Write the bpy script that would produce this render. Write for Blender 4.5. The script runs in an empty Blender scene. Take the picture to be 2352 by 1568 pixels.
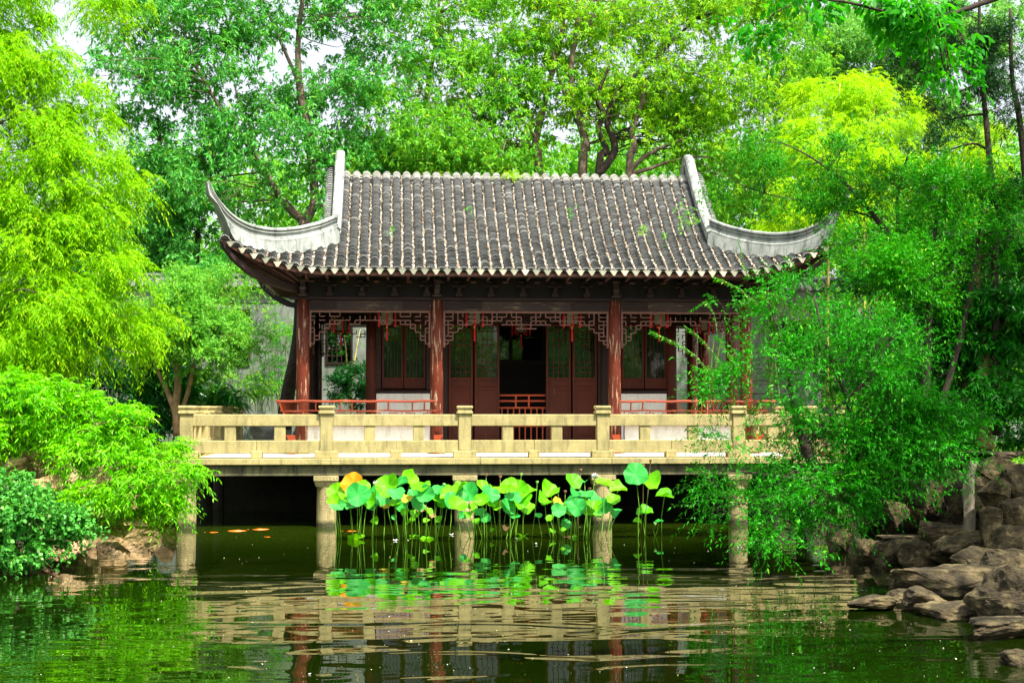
import bpy, bmesh, math, random
import numpy as np
from mathutils import Vector, Matrix

R = math.radians
scene = bpy.context.scene
C = scene.collection

# ------------------------------------------------------------------ camera
F_PX, W_PX, H_PX = 3500.0, 2352.0, 1568.0      # measurements were taken on a 2352 px wide copy of the photo
YAW, PITCH, EYE = R(4.5), math.atan(154 / 3500), 2.53
cam_data = bpy.data.cameras.new('camera')
cam = bpy.data.objects.new('camera', cam_data)
C.objects.link(cam)
cam.location = (0, 0, EYE)
cam.rotation_euler = (math.pi / 2 + PITCH, 0, -YAW)
cam_data.sensor_width = 36.0
cam_data.lens = F_PX / W_PX * 36.0
cam_data.clip_start = 0.1
cam_data.clip_end = 2000
scene.camera = cam

# ------------------------------------------------------------------ light
SUN_EL, SUN_AZ = R(60), R(38)                    # azimuth measured from straight towards the viewer, to the right
sdir = Vector((math.sin(SUN_AZ) * math.cos(SUN_EL), -math.cos(SUN_AZ) * math.cos(SUN_EL), math.sin(SUN_EL)))
sun_data = bpy.data.lights.new('sun', 'SUN')
sun_data.energy = 5.0
sun_data.angle = R(0.5)
sun_data.color = (1.0, 0.94, 0.84)
sun = bpy.data.objects.new('sun', sun_data)
C.objects.link(sun)
sun.rotation_euler = sdir.to_track_quat('Z', 'Y').to_euler()

world = bpy.data.worlds.new('World')
scene.world = world
world.use_nodes = True
wn = world.node_tree
bg = wn.nodes['Background']
sky = wn.nodes.new('ShaderNodeTexSky')
sky.sky_type = 'NISHITA'
sky.sun_disc = False
sky.sun_elevation = SUN_EL
sky.sun_rotation = math.atan2(sdir.x, sdir.y)
sky.air_density = 1.0
sky.dust_density = 4.0
sky.ozone_density = 1.0
hs = wn.nodes.new('ShaderNodeHueSaturation')      # hazy white summer sky
hs.inputs['Saturation'].default_value = 0.35
hs.inputs['Value'].default_value = 1.6
wn.links.new(sky.outputs[0], hs.inputs['Color'])
wn.links.new(hs.outputs[0], bg.inputs[0])
bg.inputs[1].default_value = 0.115

scene.view_settings.view_transform = 'Standard'
scene.view_settings.look = 'None'
scene.view_settings.exposure = 0.85
scene.view_settings.gamma = 1.0
scene.view_settings.use_curve_mapping = False
scene.render.engine = 'CYCLES'
cy = scene.cycles
cy.max_bounces = 6
cy.diffuse_bounces = 3
cy.glossy_bounces = 4
cy.transmission_bounces = 4
cy.transparent_max_bounces = 4
cy.use_denoising = True
cy.sample_clamp_indirect = 6.0
cy.caustics_reflective = False
cy.caustics_refractive = False

rot = (Matrix.Rotation(-YAW, 3, 'Z') @ Matrix.Rotation(math.pi / 2 + PITCH, 3, 'X'))
def at(u, v, Y):
    """world point at distance Y whose measured position is (u, v)"""
    d = rot @ Vector(((u - W_PX / 2) / F_PX, -(v - H_PX / 2) / F_PX, -1.0))
    t = Y / d.y
    return Vector((d.x * t, Y, EYE + d.z * t))
def ppm(Y):
    return F_PX / Y
def proj(x, y, z):
    d = rot.transposed() @ (Vector((x, y, z)) - Vector((0, 0, EYE)))
    return W_PX / 2 + F_PX * d.x / -d.z, H_PX / 2 - F_PX * d.y / -d.z
def wl(x, y, z, rx, rz, ry, f=1.0):
    u, v = proj(x, y, z); q = ppm(y)
    return (u, v, y, rx * q, rz * q, ry, f)

# ------------------------------------------------------------------ materials
def new_mat(name):
    m = bpy.data.materials.new(name)
    m.use_nodes = True
    nt = m.node_tree
    return m, nt, nt.nodes['Principled BSDF']
def noise(nt, scale, detail=4, rough=0.55, vec=None, dim=None):
    n = nt.nodes.new('ShaderNodeTexNoise')
    n.inputs['Scale'].default_value = scale
    n.inputs['Detail'].default_value = detail
    n.inputs['Roughness'].default_value = rough
    if vec is not None: nt.links.new(vec, n.inputs['Vector'])
    return n
def ramp(nt, src, stops):
    r = nt.nodes.new('ShaderNodeValToRGB')
    e = r.color_ramp.elements
    while len(e) < len(stops): e.new(0.5)
    for el, (p, c) in zip(e, stops):
        el.position = p
        el.color = (c[0], c[1], c[2], 1)
    nt.links.new(src, r.inputs[0])
    return r
def mix(nt, f, a, b, blend='MIX'):
    m = nt.nodes.new('ShaderNodeMix')
    m.data_type = 'RGBA'
    m.blend_type = blend
    for s, x in ((0, f), (6, a), (7, b)):
        if isinstance(x, (int, float)): m.inputs[s].default_value = x
        elif isinstance(x, tuple): m.inputs[s].default_value = (*x, 1)
        else: nt.links.new(x, m.inputs[s])
    return m.outputs[2]
def coords(nt, scale=(1, 1, 1)):
    tc = nt.nodes.new('ShaderNodeTexCoord')
    mp = nt.nodes.new('ShaderNodeMapping')
    mp.inputs['Scale'].default_value = scale
    nt.links.new(tc.outputs['Object'], mp.inputs[0])
    return mp.outputs[0]
def bump(nt, b, src, strength, dist):
    bp = nt.nodes.new('ShaderNodeBump')
    bp.inputs['Strength'].default_value = strength
    bp.inputs['Distance'].default_value = dist
    nt.links.new(src, bp.inputs['Height'])
    nt.links.new(bp.outputs[0], b.inputs['Normal'])
    return bp

def m_stone(name, base, dark, stain=(0.06, 0.07, 0.03), amount=0.35, bscale=60, bd=0.006, streak=True, spots=True):
    m, nt, b = new_mat(name)
    v = coords(nt)
    n1 = noise(nt, 2.2, 6, 0.6, v)
    n2 = noise(nt, 38, 4, 0.6, v)
    col = ramp(nt, n1.outputs[0], [(0.3, dark), (0.62, base)]).outputs[0]
    sp = ramp(nt, n2.outputs[0], [(0.32, tuple(x * 0.62 for x in dark)), (0.55, (1, 1, 1))]).outputs[0]
    col = mix(nt, 0.35, col, sp, 'MULTIPLY')
    if streak:
        vs = coords(nt, (3.0, 3.0, 0.55))
        n3 = noise(nt, 2.6, 6, 0.65, vs)
        f = ramp(nt, n3.outputs[0], [(0.49, (0, 0, 0)), (0.68, (amount, amount, amount))]).outputs[0]
        col = mix(nt, f, col, stain)
    nt.links.new(col, b.inputs['Base Color'])
    b.inputs['Roughness'].default_value = 0.85
    n4 = noise(nt, bscale, 5, 0.6, v)
    bump(nt, b, n4.outputs[0], 0.6, bd)
    return m
def m_plain(name, c, rough=0.6, var=0.25, scale=6, metallic=0, bd=0.002, spec=0.5):
    m, nt, b = new_mat(name)
    v = coords(nt)
    n = noise(nt, scale, 5, 0.6, v)
    lo = tuple(x * (1 - var) for x in c)
    hi = tuple(min(1, x * (1 + var)) for x in c)
    nt.links.new(ramp(nt, n.outputs[0], [(0.3, lo), (0.7, hi)]).outputs[0], b.inputs['Base Color'])
    b.inputs['Roughness'].default_value = rough
    b.inputs['Metallic'].default_value = metallic
    b.inputs['Specular IOR Level'].default_value = spec
    n2 = noise(nt, scale * 8, 3, 0.6, v)
    bump(nt, b, n2.outputs[0], 0.5, bd)
    return m
def m_wood(name, c, worn, amount=0.5, axis=(6, 6, 0.8), lo=0.56, hi=0.66, rough=0.55):
    m, nt, b = new_mat(name)
    v = coords(nt, axis)
    n = noise(nt, 2.0, 7, 0.65, v)
    n2 = noise(nt, 1.1, 3, 0.5, coords(nt))
    dark = tuple(x * 0.6 for x in c)
    col = ramp(nt, n2.outputs[0], [(0.3, dark), (0.7, c)]).outputs[0]
    f = ramp(nt, n.outputs[0], [(lo, (0, 0, 0)), (hi, (amount,) * 3)]).outputs[0]
    nt.links.new(mix(nt, f, col, worn), b.inputs['Base Color'])
    b.inputs['Roughness'].default_value = rough
    b.inputs['Specular IOR Level'].default_value = 0.22
    bump(nt, b, n.outputs[0], 0.4, 0.004)
    return m
def m_leaf(name, c1, c2, trans=0.35, rough=0.42, tcol=None, extra=None, spec=0.22):
    m, nt, b = new_mat(name)
    a = nt.nodes.new('ShaderNodeAttribute')
    a.attribute_name = 'rnd'
    st = [(0.0, c1), (0.85, c2)]
    if extra: st.append((0.985, extra))
    col = ramp(nt, a.outputs['Fac'], st).outputs[0]
    nt.links.new(col, b.inputs['Base Color'])
    b.inputs['Roughness'].default_value = rough
    b.inputs['Specular IOR Level'].default_value = spec
    tr = nt.nodes.new('ShaderNodeBsdfTranslucent')
    t = mix(nt, 1.0, col, tcol or (1.25, 1.15, 0.6), 'MULTIPLY')
    nt.links.new(t, tr.inputs[0])
    ms = nt.nodes.new('ShaderNodeMixShader')
    ms.inputs[0].default_value = trans
    nt.links.new(b.outputs[0], ms.inputs[1])
    nt.links.new(tr.outputs[0], ms.inputs[2])
    nt.links.new(ms.outputs[0], nt.nodes['Material Output'].inputs[0])
    return m
def m_attr(name, stops, rough=0.8, nscale=30, bd=0.003):
    m, nt, b = new_mat(name)
    a = nt.nodes.new('ShaderNodeAttribute')
    a.attribute_name = 'rnd'
    col = ramp(nt, a.outputs['Fac'], stops).outputs[0]
    n = noise(nt, nscale, 4, 0.6, coords(nt))
    g = ramp(nt, n.outputs[0], [(0.3, (0.78, 0.78, 0.78)), (0.7, (1.12, 1.12, 1.12))]).outputs[0]
    nt.links.new(mix(nt, 1.0, col, g, 'MULTIPLY'), b.inputs['Base Color'])
    b.inputs['Roughness'].default_value = rough
    bump(nt, b, n.outputs[0], 0.5, bd)
    return m
def m_rock(name, base, dark, pale, bd=0.05, scale=1.6):
    m, nt, b = new_mat(name)
    v = coords(nt)
    n1 = noise(nt, scale, 8, 0.65, v)
    n2 = noise(nt, scale * 6, 6, 0.7, v)
    col = ramp(nt, n1.outputs[0], [(0.28, dark), (0.5, base), (0.68, pale)]).outputs[0]
    col = mix(nt, 0.7, col, ramp(nt, n2.outputs[0], [(0.3, (0.3, 0.28, 0.22)), (0.6, (1.1, 1.1, 1.1))]).outputs[0], 'MULTIPLY')
    n3 = noise(nt, scale * 2.1, 4, 0.6, v)
    f = ramp(nt, n3.outputs[0], [(0.56, (0, 0, 0)), (0.7, (0.5, 0.5, 0.5))]).outputs[0]
    col = mix(nt, f, col, (0.07, 0.10, 0.02))
    nt.links.new(col, b.inputs['Base Color'])
    b.inputs['Roughness'].default_value = 0.9
    vs = noise(nt, scale * 3, 9, 0.7, coords(nt, (1, 1, 2.2)))
    bump(nt, b, vs.outputs[0], 0.9, bd)
    return m

M = {}
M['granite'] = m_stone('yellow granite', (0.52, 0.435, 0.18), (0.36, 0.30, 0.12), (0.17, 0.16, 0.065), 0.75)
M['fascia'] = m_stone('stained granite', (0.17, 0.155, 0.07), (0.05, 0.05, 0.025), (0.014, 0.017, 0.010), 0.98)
M['pier'] = m_stone('rough pier granite', (0.54, 0.43, 0.20), (0.33, 0.27, 0.11), (0.10, 0.11, 0.04), 0.7, 30, 0.05)
M['paving'] = m_stone('pale paving', (0.66, 0.62, 0.52), (0.52, 0.48, 0.38), (0.3, 0.28, 0.2), 0.3)
M['plaster'] = m_stone('shaded lime plaster', (0.23, 0.26, 0.215), (0.13, 0.155, 0.12), (0.06, 0.085, 0.05), 0.9, 20, 0.004)  # grey base colour holds the tree shade on the garden wall
M['white'] = m_stone('white plaster', (0.78, 0.78, 0.72), (0.66, 0.66, 0.6), (0.36, 0.35, 0.24), 0.5, 20, 0.003)
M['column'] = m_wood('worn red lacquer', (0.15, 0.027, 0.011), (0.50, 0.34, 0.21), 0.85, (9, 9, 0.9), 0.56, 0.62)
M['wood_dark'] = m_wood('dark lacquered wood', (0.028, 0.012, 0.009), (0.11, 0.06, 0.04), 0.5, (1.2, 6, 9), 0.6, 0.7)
M['beam'] = m_wood('weathered beam', (0.050, 0.030, 0.024), (0.34, 0.24, 0.14), 0.75, (1.0, 3, 14), 0.58, 0.66)
M['wood_black'] = m_plain('shade dark wood', (0.020, 0.012, 0.010), 0.8)  # near-black colour holds the shade under the eaves and inside the hall
M['door'] = m_wood('brown red door', (0.075, 0.013, 0.004), (0.20, 0.08, 0.03), 0.6, (6, 6, 1.2), 0.62, 0.7)
M['lattice'] = m_plain('faded red lattice', (0.17, 0.075, 0.055), 0.65, 0.3, 9)
M['bench'] = m_wood('orange red bench', (0.36, 0.058, 0.018), (0.62, 0.32, 0.13), 0.7, (1.2, 8, 8), 0.6, 0.68)
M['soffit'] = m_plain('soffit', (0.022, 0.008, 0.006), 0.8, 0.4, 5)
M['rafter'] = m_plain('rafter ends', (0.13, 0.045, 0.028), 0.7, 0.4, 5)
M['tile'] = m_attr('grey clay tile', [(0.0, (0.058, 0.060, 0.056)), (0.45, (0.105, 0.108, 0.102)), (0.8, (0.175, 0.178, 0.165)), (1.0, (0.34, 0.34, 0.31))])
M['tile_pale'] = m_attr('limed ridge tile', [(0.0, (0.20, 0.21, 0.19)), (1.0, (0.62, 0.61, 0.54))])
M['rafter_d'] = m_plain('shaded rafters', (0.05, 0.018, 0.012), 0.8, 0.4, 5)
M['channel'] = m_plain('roof channel', (0.20, 0.185, 0.15), 0.9, 0.5, 14)
M['drip'] = m_attr('drip tile', [(0.0, (0.17, 0.18, 0.12)), (0.7, (0.33, 0.32, 0.22)), (0.9, (0.50, 0.47, 0.33)), (1.0, (0.6, 0.38, 0.12))])
M['ridge'] = m_stone('ridge mortar', (0.40, 0.42, 0.37), (0.20, 0.22, 0.20), (0.07, 0.08, 0.065), 0.9, 30, 0.006)
M['litter'] = m_attr('dry leaf litter', [(0.0, (0.36, 0.12, 0.04)), (0.10, (0.52, 0.36, 0.20)), (0.35, (0.78, 0.70, 0.52)), (1.0, (0.88, 0.86, 0.78))], nscale=5)
M['bark'] = m_plain('grey brown bark', (0.16, 0.115, 0.075), 0.9, 0.5, 9, bd=0.02)
M['bark_dark'] = m_plain('dark bark', (0.045, 0.030, 0.020), 0.9, 0.5, 9, bd=0.02)
M['bark_tan'] = m_plain('tan bark', (0.34, 0.22, 0.10), 0.9, 0.5, 5, bd=0.03)
M['culm'] = m_plain('bamboo culm', (0.20, 0.30, 0.05), 0.5, 0.3, 3)
M['culm_y'] = m_plain('yellow bamboo culm', (0.50, 0.40, 0.09), 0.5, 0.2, 3)
M['red'] = m_plain('red silk', (0.62, 0.012, 0.006), 0.6, 0.3, 30)
M['lantern'] = m_plain('lantern silk', (0.20, 0.22, 0.16), 0.6, 0.1, 10)
M['gold'] = m_plain('gilt bead', (0.8, 0.45, 0.08), 0.35, 0.1, 10, metallic=0.6)
M['rock'] = m_rock('brown limestone', (0.105, 0.076, 0.030), (0.012, 0.010, 0.005), (0.38, 0.29, 0.13), 0.16, 2.6)
M['rock_tan'] = m_rock('tan garden stone', (0.50, 0.33, 0.15), (0.20, 0.13, 0.06), (0.68, 0.50, 0.28))
M['rock_grey'] = m_rock('grey scholar stone', (0.30, 0.32, 0.30), (0.10, 0.11, 0.10), (0.5, 0.5, 0.45))
M['wood_post'] = m_plain('grey weathered stump', (0.27, 0.23, 0.16), 0.9, 0.4, 12, bd=0.02)
M['earth'] = m_plain('dark earth', (0.055, 0.05, 0.022), 0.95, 0.5, 2, bd=0.03)
M['wet'] = m_plain('wet shaded foundation', (0.03, 0.028, 0.02), 0.9, 0.4, 3, bd=0.02)  # near black: wet stone with the shade under the deck put in

LF = {}
LF['lime'] = m_leaf('lime leaf', (0.08, 0.36, 0.0), (0.36, 0.70, 0.001), 0.42, 0.6, (1.15, 1.1, 0.2), (0.50, 0.66, 0.004), 0.15)
LF['teal'] = m_leaf('blue green leaf', (0.012, 0.22, 0.034), (0.15, 0.54, 0.075), 0.32, 0.5, (1.6, 1.25, 0.5), (0.42, 0.66, 0.12))
LF['mid'] = m_leaf('mid green leaf', (0.018, 0.26, 0.016), (0.25, 0.64, 0.035), 0.38, 0.5, (1.6, 1.2, 0.4), (0.5, 0.62, 0.05))
LF['sunny'] = m_leaf('yellow green leaf', (0.05, 0.32, 0.010), (0.36, 0.70, 0.02), 0.42, 0.5, (1.4, 1.15, 0.4), (0.66, 0.66, 0.04))
LF['far'] = m_leaf('far leaf', (0.09, 0.38, 0.05), (0.26, 0.56, 0.12), 0.4, 0.5)
LF['bright'] = m_leaf('bright green leaf', (0.012, 0.28, 0.0), (0.13, 0.66, 0.002), 0.38, 0.5, (1.4, 1.15, 0.4), (0.55, 0.75, 0.2))
LF['round'] = m_leaf('small round leaf', (0.05, 0.34, 0.02), (0.26, 0.64, 0.07), 0.38, 0.5, (1.3, 1.15, 0.4), (0.5, 0.72, 0.2))
LF['shrub'] = m_leaf('shrub leaf', (0.001, 0.10, 0.001), (0.035, 0.46, 0.002), 0.30, 0.5, (1.5, 1.25, 0.4), (0.20, 0.64, 0.03))
LF['wisp'] = m_leaf('wispy shrub leaf', (0.002, 0.12, 0.0), (0.06, 0.52, 0.001), 0.28, 0.5, (1.4, 1.15, 0.4), (0.40, 0.72, 0.03))
LF['dome'] = m_leaf('yellowish bright leaf', (0.04, 0.36, 0.0), (0.26, 0.72, 0.001), 0.4, 0.5, (1.4, 1.15, 0.3), (0.50, 0.75, 0.15))
LF['ivy'] = m_leaf('ivy leaf', (0.006, 0.15, 0.015), (0.13, 0.50, 0.06), 0.3, 0.4, (1.3, 1.15, 0.4), (0.5, 0.70, 0.25))
LF['gloss'] = m_leaf('glossy leaf', (0.003, 0.09, 0.006), (0.03, 0.28, 0.012), 0.22, 0.28, None, (0.2, 0.4, 0.08))
LF['conifer'] = m_leaf('conifer needle', (0.004, 0.032, 0.006), (0.020, 0.10, 0.014), 0.2, 0.5)
LF['yellow'] = m_leaf('yellow bamboo leaf', (0.20, 0.60, 0.0), (0.56, 0.84, 0.001), 0.45, 0.5, (1.2, 1.05, 0.3))
LF['maple'] = m_leaf('maple leaf', (0.006, 0.16, 0.004), (0.07, 0.44, 0.006), 0.34, 0.5, (1.5, 1.2, 0.4))
LF['over'] = m_leaf('overhanging leaf', (0.008, 0.22, 0.004), (0.06, 0.46, 0.01), 0.5, 0.4, (1.7, 1.4, 0.4))
LF['dark'] = m_leaf('dark leaf', (0.004, 0.06, 0.012), (0.018, 0.16, 0.02), 0.25, 0.4)
LF['wood'] = m_leaf('distant wood leaf', (0.05, 0.34, 0.02), (0.28, 0.66, 0.04), 0.4, 0.5)

def m_glass():
    m, nt, b = new_mat('dark window glass')
    b.inputs['Base Color'].default_value = (0.006, 0.012, 0.009, 1)
    b.inputs['Roughness'].default_value = 0.03
    b.inputs['IOR'].default_value = 1.7
    n = noise(nt, 1.6, 2, 0.5, coords(nt))
    bump(nt, b, n.outputs[0], 0.5, 0.01)
    return m
M['glass'] = m_glass()

# ------------------------------------------------------------------ mesh helpers
ORG = {}
def set_attr(me, vals):
    a = me.attributes.new('rnd', 'FLOAT', 'FACE')
    a.data.foreach_set('value', np.asarray(vals, dtype=np.float32))
class MB:
    def __init__(s):
        s.v, s.f, s.a = [], [], []
    def face_add(s, vs, fs, val=None):
        o = len(s.v)
        s.v.extend([tuple(p) for p in vs])
        for f in fs:
            s.f.append(tuple(i + o for i in f))
            s.a.append(random.random() if val is None else val)
    def box(s, x0, x1, y0, y1, z0, z1, bev=0.0, val=None):
        if bev <= 0:
            vs = [(x, y, z) for z in (z0, z1) for y in (y0, y1) for x in (x0, x1)]
            s.face_add(vs, [(0, 2, 3, 1), (4, 5, 7, 6), (0, 1, 5, 4), (2, 6, 7, 3), (1, 3, 7, 5), (0, 4, 6, 2)], val)
            return
        b = min(bev, (x1 - x0) * .45, (y1 - y0) * .45, (z1 - z0) * .45)
        vs = []
        idx = {}
        for i, (x, sx) in enumerate(((x0, 1), (x1, -1))):
            for j, (y, sy) in enumerate(((y0, 1), (y1, -1))):
                for k, (z, sz) in enumerate(((z0, 1), (z1, -1))):
                    idx[i, j, k] = len(vs)
                    vs += [(x, y + sy * b, z + sz * b), (x + sx * b, y, z + sz * b), (x + sx * b, y + sy * b, z)]
        I = lambda i, j, k, c: idx[i, j, k] + c
        fs = []
        for i in (0, 1):
            q = [I(i, 0, 0, 0), I(i, 1, 0, 0), I(i, 1, 1, 0), I(i, 0, 1, 0)]
            fs.append(tuple(q if i == 1 else q[::-1]))
            q = [I(0, i, 0, 1), I(0, i, 1, 1), I(1, i, 1, 1), I(1, i, 0, 1)]
            fs.append(tuple(q if i == 1 else q[::-1]))
            q = [I(0, 0, i, 2), I(1, 0, i, 2), I(1, 1, i, 2), I(0, 1, i, 2)]
            fs.append(tuple(q if i == 1 else q[::-1]))
        for j in (0, 1):
            for k in (0, 1):
                fs.append((I(0, j, k, 1), I(1, j, k, 1), I(1, j, k, 2), I(0, j, k, 2)))
                fs.append((I(j, 0, k, 0), I(j, 1, k, 0), I(j, 1, k, 2), I(j, 0, k, 2)))
                fs.append((I(j, k, 0, 0), I(j, k, 1, 0), I(j, k, 1, 1), I(j, k, 0, 1)))
        for i in (0, 1):
            for j in (0, 1):
                for k in (0, 1):
                    fs.append((I(i, j, k, 0), I(i, j, k, 1), I(i, j, k, 2)))
        s.face_add(vs, fs, val)
    def tube(s, pts, radii, n=8, cap=True, val=None):
        pts = [Vector(p) for p in pts]
        if not hasattr(radii, '__len__'): radii = [radii] * len(pts)
        vs, fs = [], []
        up = Vector((0, 0, 1))
        prev = None
        for i, p in enumerate(pts):
            t = (pts[min(i + 1, len(pts) - 1)] - pts[max(i - 1, 0)])
            if t.length < 1e-9: t = up.copy()
            t.normalize()
            if prev is None:
                a = t.cross(up) if abs(t.z) < 0.95 else t.cross(Vector((1, 0, 0)))
            else:
                a = prev - t * prev.dot(t)
            a.normalize()
            prev = a
            b = t.cross(a)
            for k in range(n):
                th = 2 * math.pi * k / n
                vs.append(p + (a * math.cos(th) + b * math.sin(th)) * radii[i])
        for i in range(len(pts) - 1):
            for k in range(n):
                k2 = (k + 1) % n
                fs.append((i * n + k, i * n + k2, (i + 1) * n + k2, (i + 1) * n + k))
        if cap:
            fs.append(tuple(range(n))[::-1])
            fs.append(tuple((len(pts) - 1) * n + k for k in range(n)))
        s.face_add(vs, fs, val)
    def bar(s, p, q, w, d, val=None):
        """rectangular bar between p and q; w = width across, d = depth along Y"""
        p, q = Vector(p), Vector(q)
        t = (q - p).normalized()
        yv = Vector((0, 1, 0))
        if abs(t.y) > 0.9: yv = Vector((0, 0, 1))
        a = t.cross(yv).normalized() * (w / 2)
        b = yv * (d / 2)
        vs = [p - a - b, p + a - b, p + a + b, p - a + b, q - a - b, q + a - b, q + a + b, q - a + b]
        s.face_add(vs, [(3, 2, 1, 0), (4, 5, 6, 7), (0, 1, 5, 4), (1, 2, 6, 5), (2, 3, 7, 6), (3, 0, 4, 7)], val)
    def lathe(s, c, prof, n=20, val=None):
        """prof: list of (r, z)"""
        vs, fs = [], []
        for r, z in prof:
            for k in range(n):
                th = 2 * math.pi * k / n
                vs.append((c[0] + r * math.cos(th), c[1] + r * math.sin(th), c[2] + z))
        for i in range(len(prof) - 1):
            for k in range(n):
                k2 = (k + 1) % n
                fs.append((i * n + k, i * n + k2, (i + 1) * n + k2, (i + 1) * n + k))
        fs.append(tuple(range(n))[::-1])
        fs.append(tuple((len(prof) - 1) * n + k for k in range(n)))
        s.face_add(vs, fs, val)
    def sweep(s, rings, close=True, val=None):
        """rings: list of equal-length point lists, joined in order"""
        n = len(rings[0])
        vs = [p for r in rings for p in r]
        fs = []
        m = n if close else n - 1
        for i in range(len(rings) - 1):
            for k in range(m):
                k2 = (k + 1) % n
                fs.append((i * n + k, i * n + k2, (i + 1) * n + k2, (i + 1) * n + k))
        if close:
            fs.append(tuple(range(n))[::-1])
            fs.append(tuple((len(rings) - 1) * n + k for k in range(n)))
        s.face_add(vs, fs, val)
    def build(s, name, mat, parent=None, smooth=False, loc=None):
        me = bpy.data.meshes.new(name)
        org = Vector(loc) if loc is not None else (ORG[parent.name] if parent is not None else Vector((0, 0, 0)))
        vs = np.array([tuple(p) for p in s.v], dtype=np.float64) - np.array(org)
        me.from_pydata(vs.tolist(), [], s.f)
        set_attr(me, s.a)
        me.materials.append(mat)
        if smooth: me.shade_smooth()
        me.update()
        o = bpy.data.objects.new(name, me)
        C.objects.link(o)
        if parent is not None:
            o.parent = parent
            ORG[o.name] = ORG[parent.name]
        else:
            o.location = org
            ORG[o.name] = org
        return o
def tag(o, label=None, cat=None, group=None, kind=None):
    if label: o['label'] = label
    if cat: o['category'] = cat
    if group: o['group'] = group
    if kind: o['kind'] = kind
    return o
def thing(name, label, cat, loc, group=None):
    o = bpy.data.objects.new(name, None)
    o.empty_display_size = 0.2
    C.objects.link(o)
    o.location = loc
    ORG[o.name] = Vector(loc)
    return tag(o, label, cat, group)
def children(o):
    return [c for c in C.objects if c.parent == o]
def copy_thing(o, loc, label=None, rz=0.0):
    r = o.copy()
    C.objects.link(r)
    r.location = loc
    r.rotation_euler = (0, 0, rz)
    ORG[r.name] = Vector(loc)
    if label: r['label'] = label
    for ch in children(o):
        c = ch.copy()
        C.objects.link(c)
        c.parent = r
        for g in children(ch):
            d = g.copy()
            C.objects.link(d)
            d.parent = c
    return r
def arr_mesh(name, verts, k, mat, rnd, parent=None, loc=(0, 0, 0), smooth=False):
    """verts (N*k,3): N separate k-gons"""
    nv = len(verts)
    nf = nv // k
    me = bpy.data.meshes.new(name)
    me.vertices.add(nv)
    org = np.array(ORG[parent.name]) if parent is not None else np.array(loc, dtype=float)
    me.vertices.foreach_set('co', (verts - org).astype(np.float32).ravel())
    me.loops.add(nv)
    me.loops.foreach_set('vertex_index', np.arange(nv, dtype=np.int32))
    me.polygons.add(nf)
    me.polygons.foreach_set('loop_start', np.arange(0, nv, k, dtype=np.int32))
    me.polygons.foreach_set('loop_total', np.full(nf, k, dtype=np.int32))
    me.update(calc_edges=True)
    set_attr(me, rnd)
    me.materials.append(mat)
    o = bpy.data.objects.new(name, me)
    C.objects.link(o)
    if parent is not None:
        o.parent = parent
        ORG[o.name] = ORG[parent.name]
    else:
        o.location = org
        ORG[o.name] = Vector(org)
    return o

# ------------------------------------------------------------------ foliage
def norm(a):
    return a / np.maximum(np.linalg.norm(a, axis=-1, keepdims=True), 1e-9)
def leaf_cards(rng, base, d, ln, wd, hexa=False, up=0.7, curl=0.12):
    n = len(base)
    nrm = norm(np.array([0, 0, 1.0]) * up + rng.normal(0, 0.55, (n, 3)))
    w = norm(np.cross(d, nrm))
    nn = norm(np.cross(w, d))
    ln = ln[:, None]
    wd = wd[:, None]
    tip = base + d * ln - np.array([0, 0, 1.0]) * ln * curl
    if not hexa:
        m = base + d * ln * 0.42
        l = m + w * wd * 0.5 + nn * wd * 0.18
        r = m - w * wd * 0.5 + nn * wd * 0.18
        return np.stack([base, r, tip, l], 1).reshape(-1, 3), 4
    m1 = base + d * ln * 0.25
    m2 = base + d * ln * 0.62 - np.array([0, 0, 1.0]) * ln * curl * 0.3
    return np.stack([base, m1 - w * wd * .42 + nn * wd * .1, m2 - w * wd * .45 + nn * wd * .1, tip,
                     m2 + w * wd * .45 + nn * wd * .1, m1 + w * wd * .42 + nn * wd * .1], 1).reshape(-1, 3), 6
def shoot_leaves(rng, P, D, L, n, ll, lw, ang=50, droop=0.25, mode='radial', tmin=0.1, hexa=False, ldroop=0.15, up=0.7, curl=0.12, crnd=None):
    S = len(P)
    t = tmin + (1 - tmin) * (np.arange(n)[None, :] + rng.random((S, n))) / n
    g = np.array([0, 0, -1.0])
    pos = P[:, None, :] + D[:, None, :] * (L[:, None] * t)[..., None] + g * (droop * L[:, None] * t ** 2)[..., None]
    tan = norm(D[:, None, :] + g * (2 * droop * t)[..., None])
    e1 = norm(np.cross(tan, np.array([0.0, 0.02, 1.0])))
    e2 = np.cross(tan, e1)
    if mode == 'planar':
        phi = np.where(np.arange(n)[None, :] % 2 == 0, 0, math.pi) + rng.normal(0, 0.35, (S, n))
    else:
        phi = rng.random((S, n)) * 2 * math.pi
    a = R(ang) * (0.7 + 0.6 * rng.random((S, n)))
    ld = tan * np.cos(a)[..., None] + (e1 * np.cos(phi)[..., None] + e2 * np.sin(phi)[..., None]) * np.sin(a)[..., None]
    ld = norm(ld + g * ldroop)
    size = 0.7 + 0.6 * rng.random((S, n))
    v, k = leaf_cards(rng, pos.reshape(-1, 3), ld.reshape(-1, 3), (ll * size).ravel(), (lw * size).ravel(), hexa, up, curl)
    cr = rng.random(S) if crnd is None else crnd
    rnd = np.clip(0.5 * rng.random((S, n)) + 0.5 * cr[:, None] + (rng.random((S, n)) > 0.97) * 0.5, 0, 1)
    return v, k, rnd.ravel()
class Gaps:
    """smooth random field used to leave gaps in crowns"""
    def __init__(s, rng, wl):
        s.k = rng.normal(0, 1, (7, 3)) * (2 * math.pi / wl) * 0.6
        s.p = rng.random(7) * 6.28
    def __call__(s, x):
        return np.sin(x @ s.k.T + s.p).sum(1) / 7 ** 0.5
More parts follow.
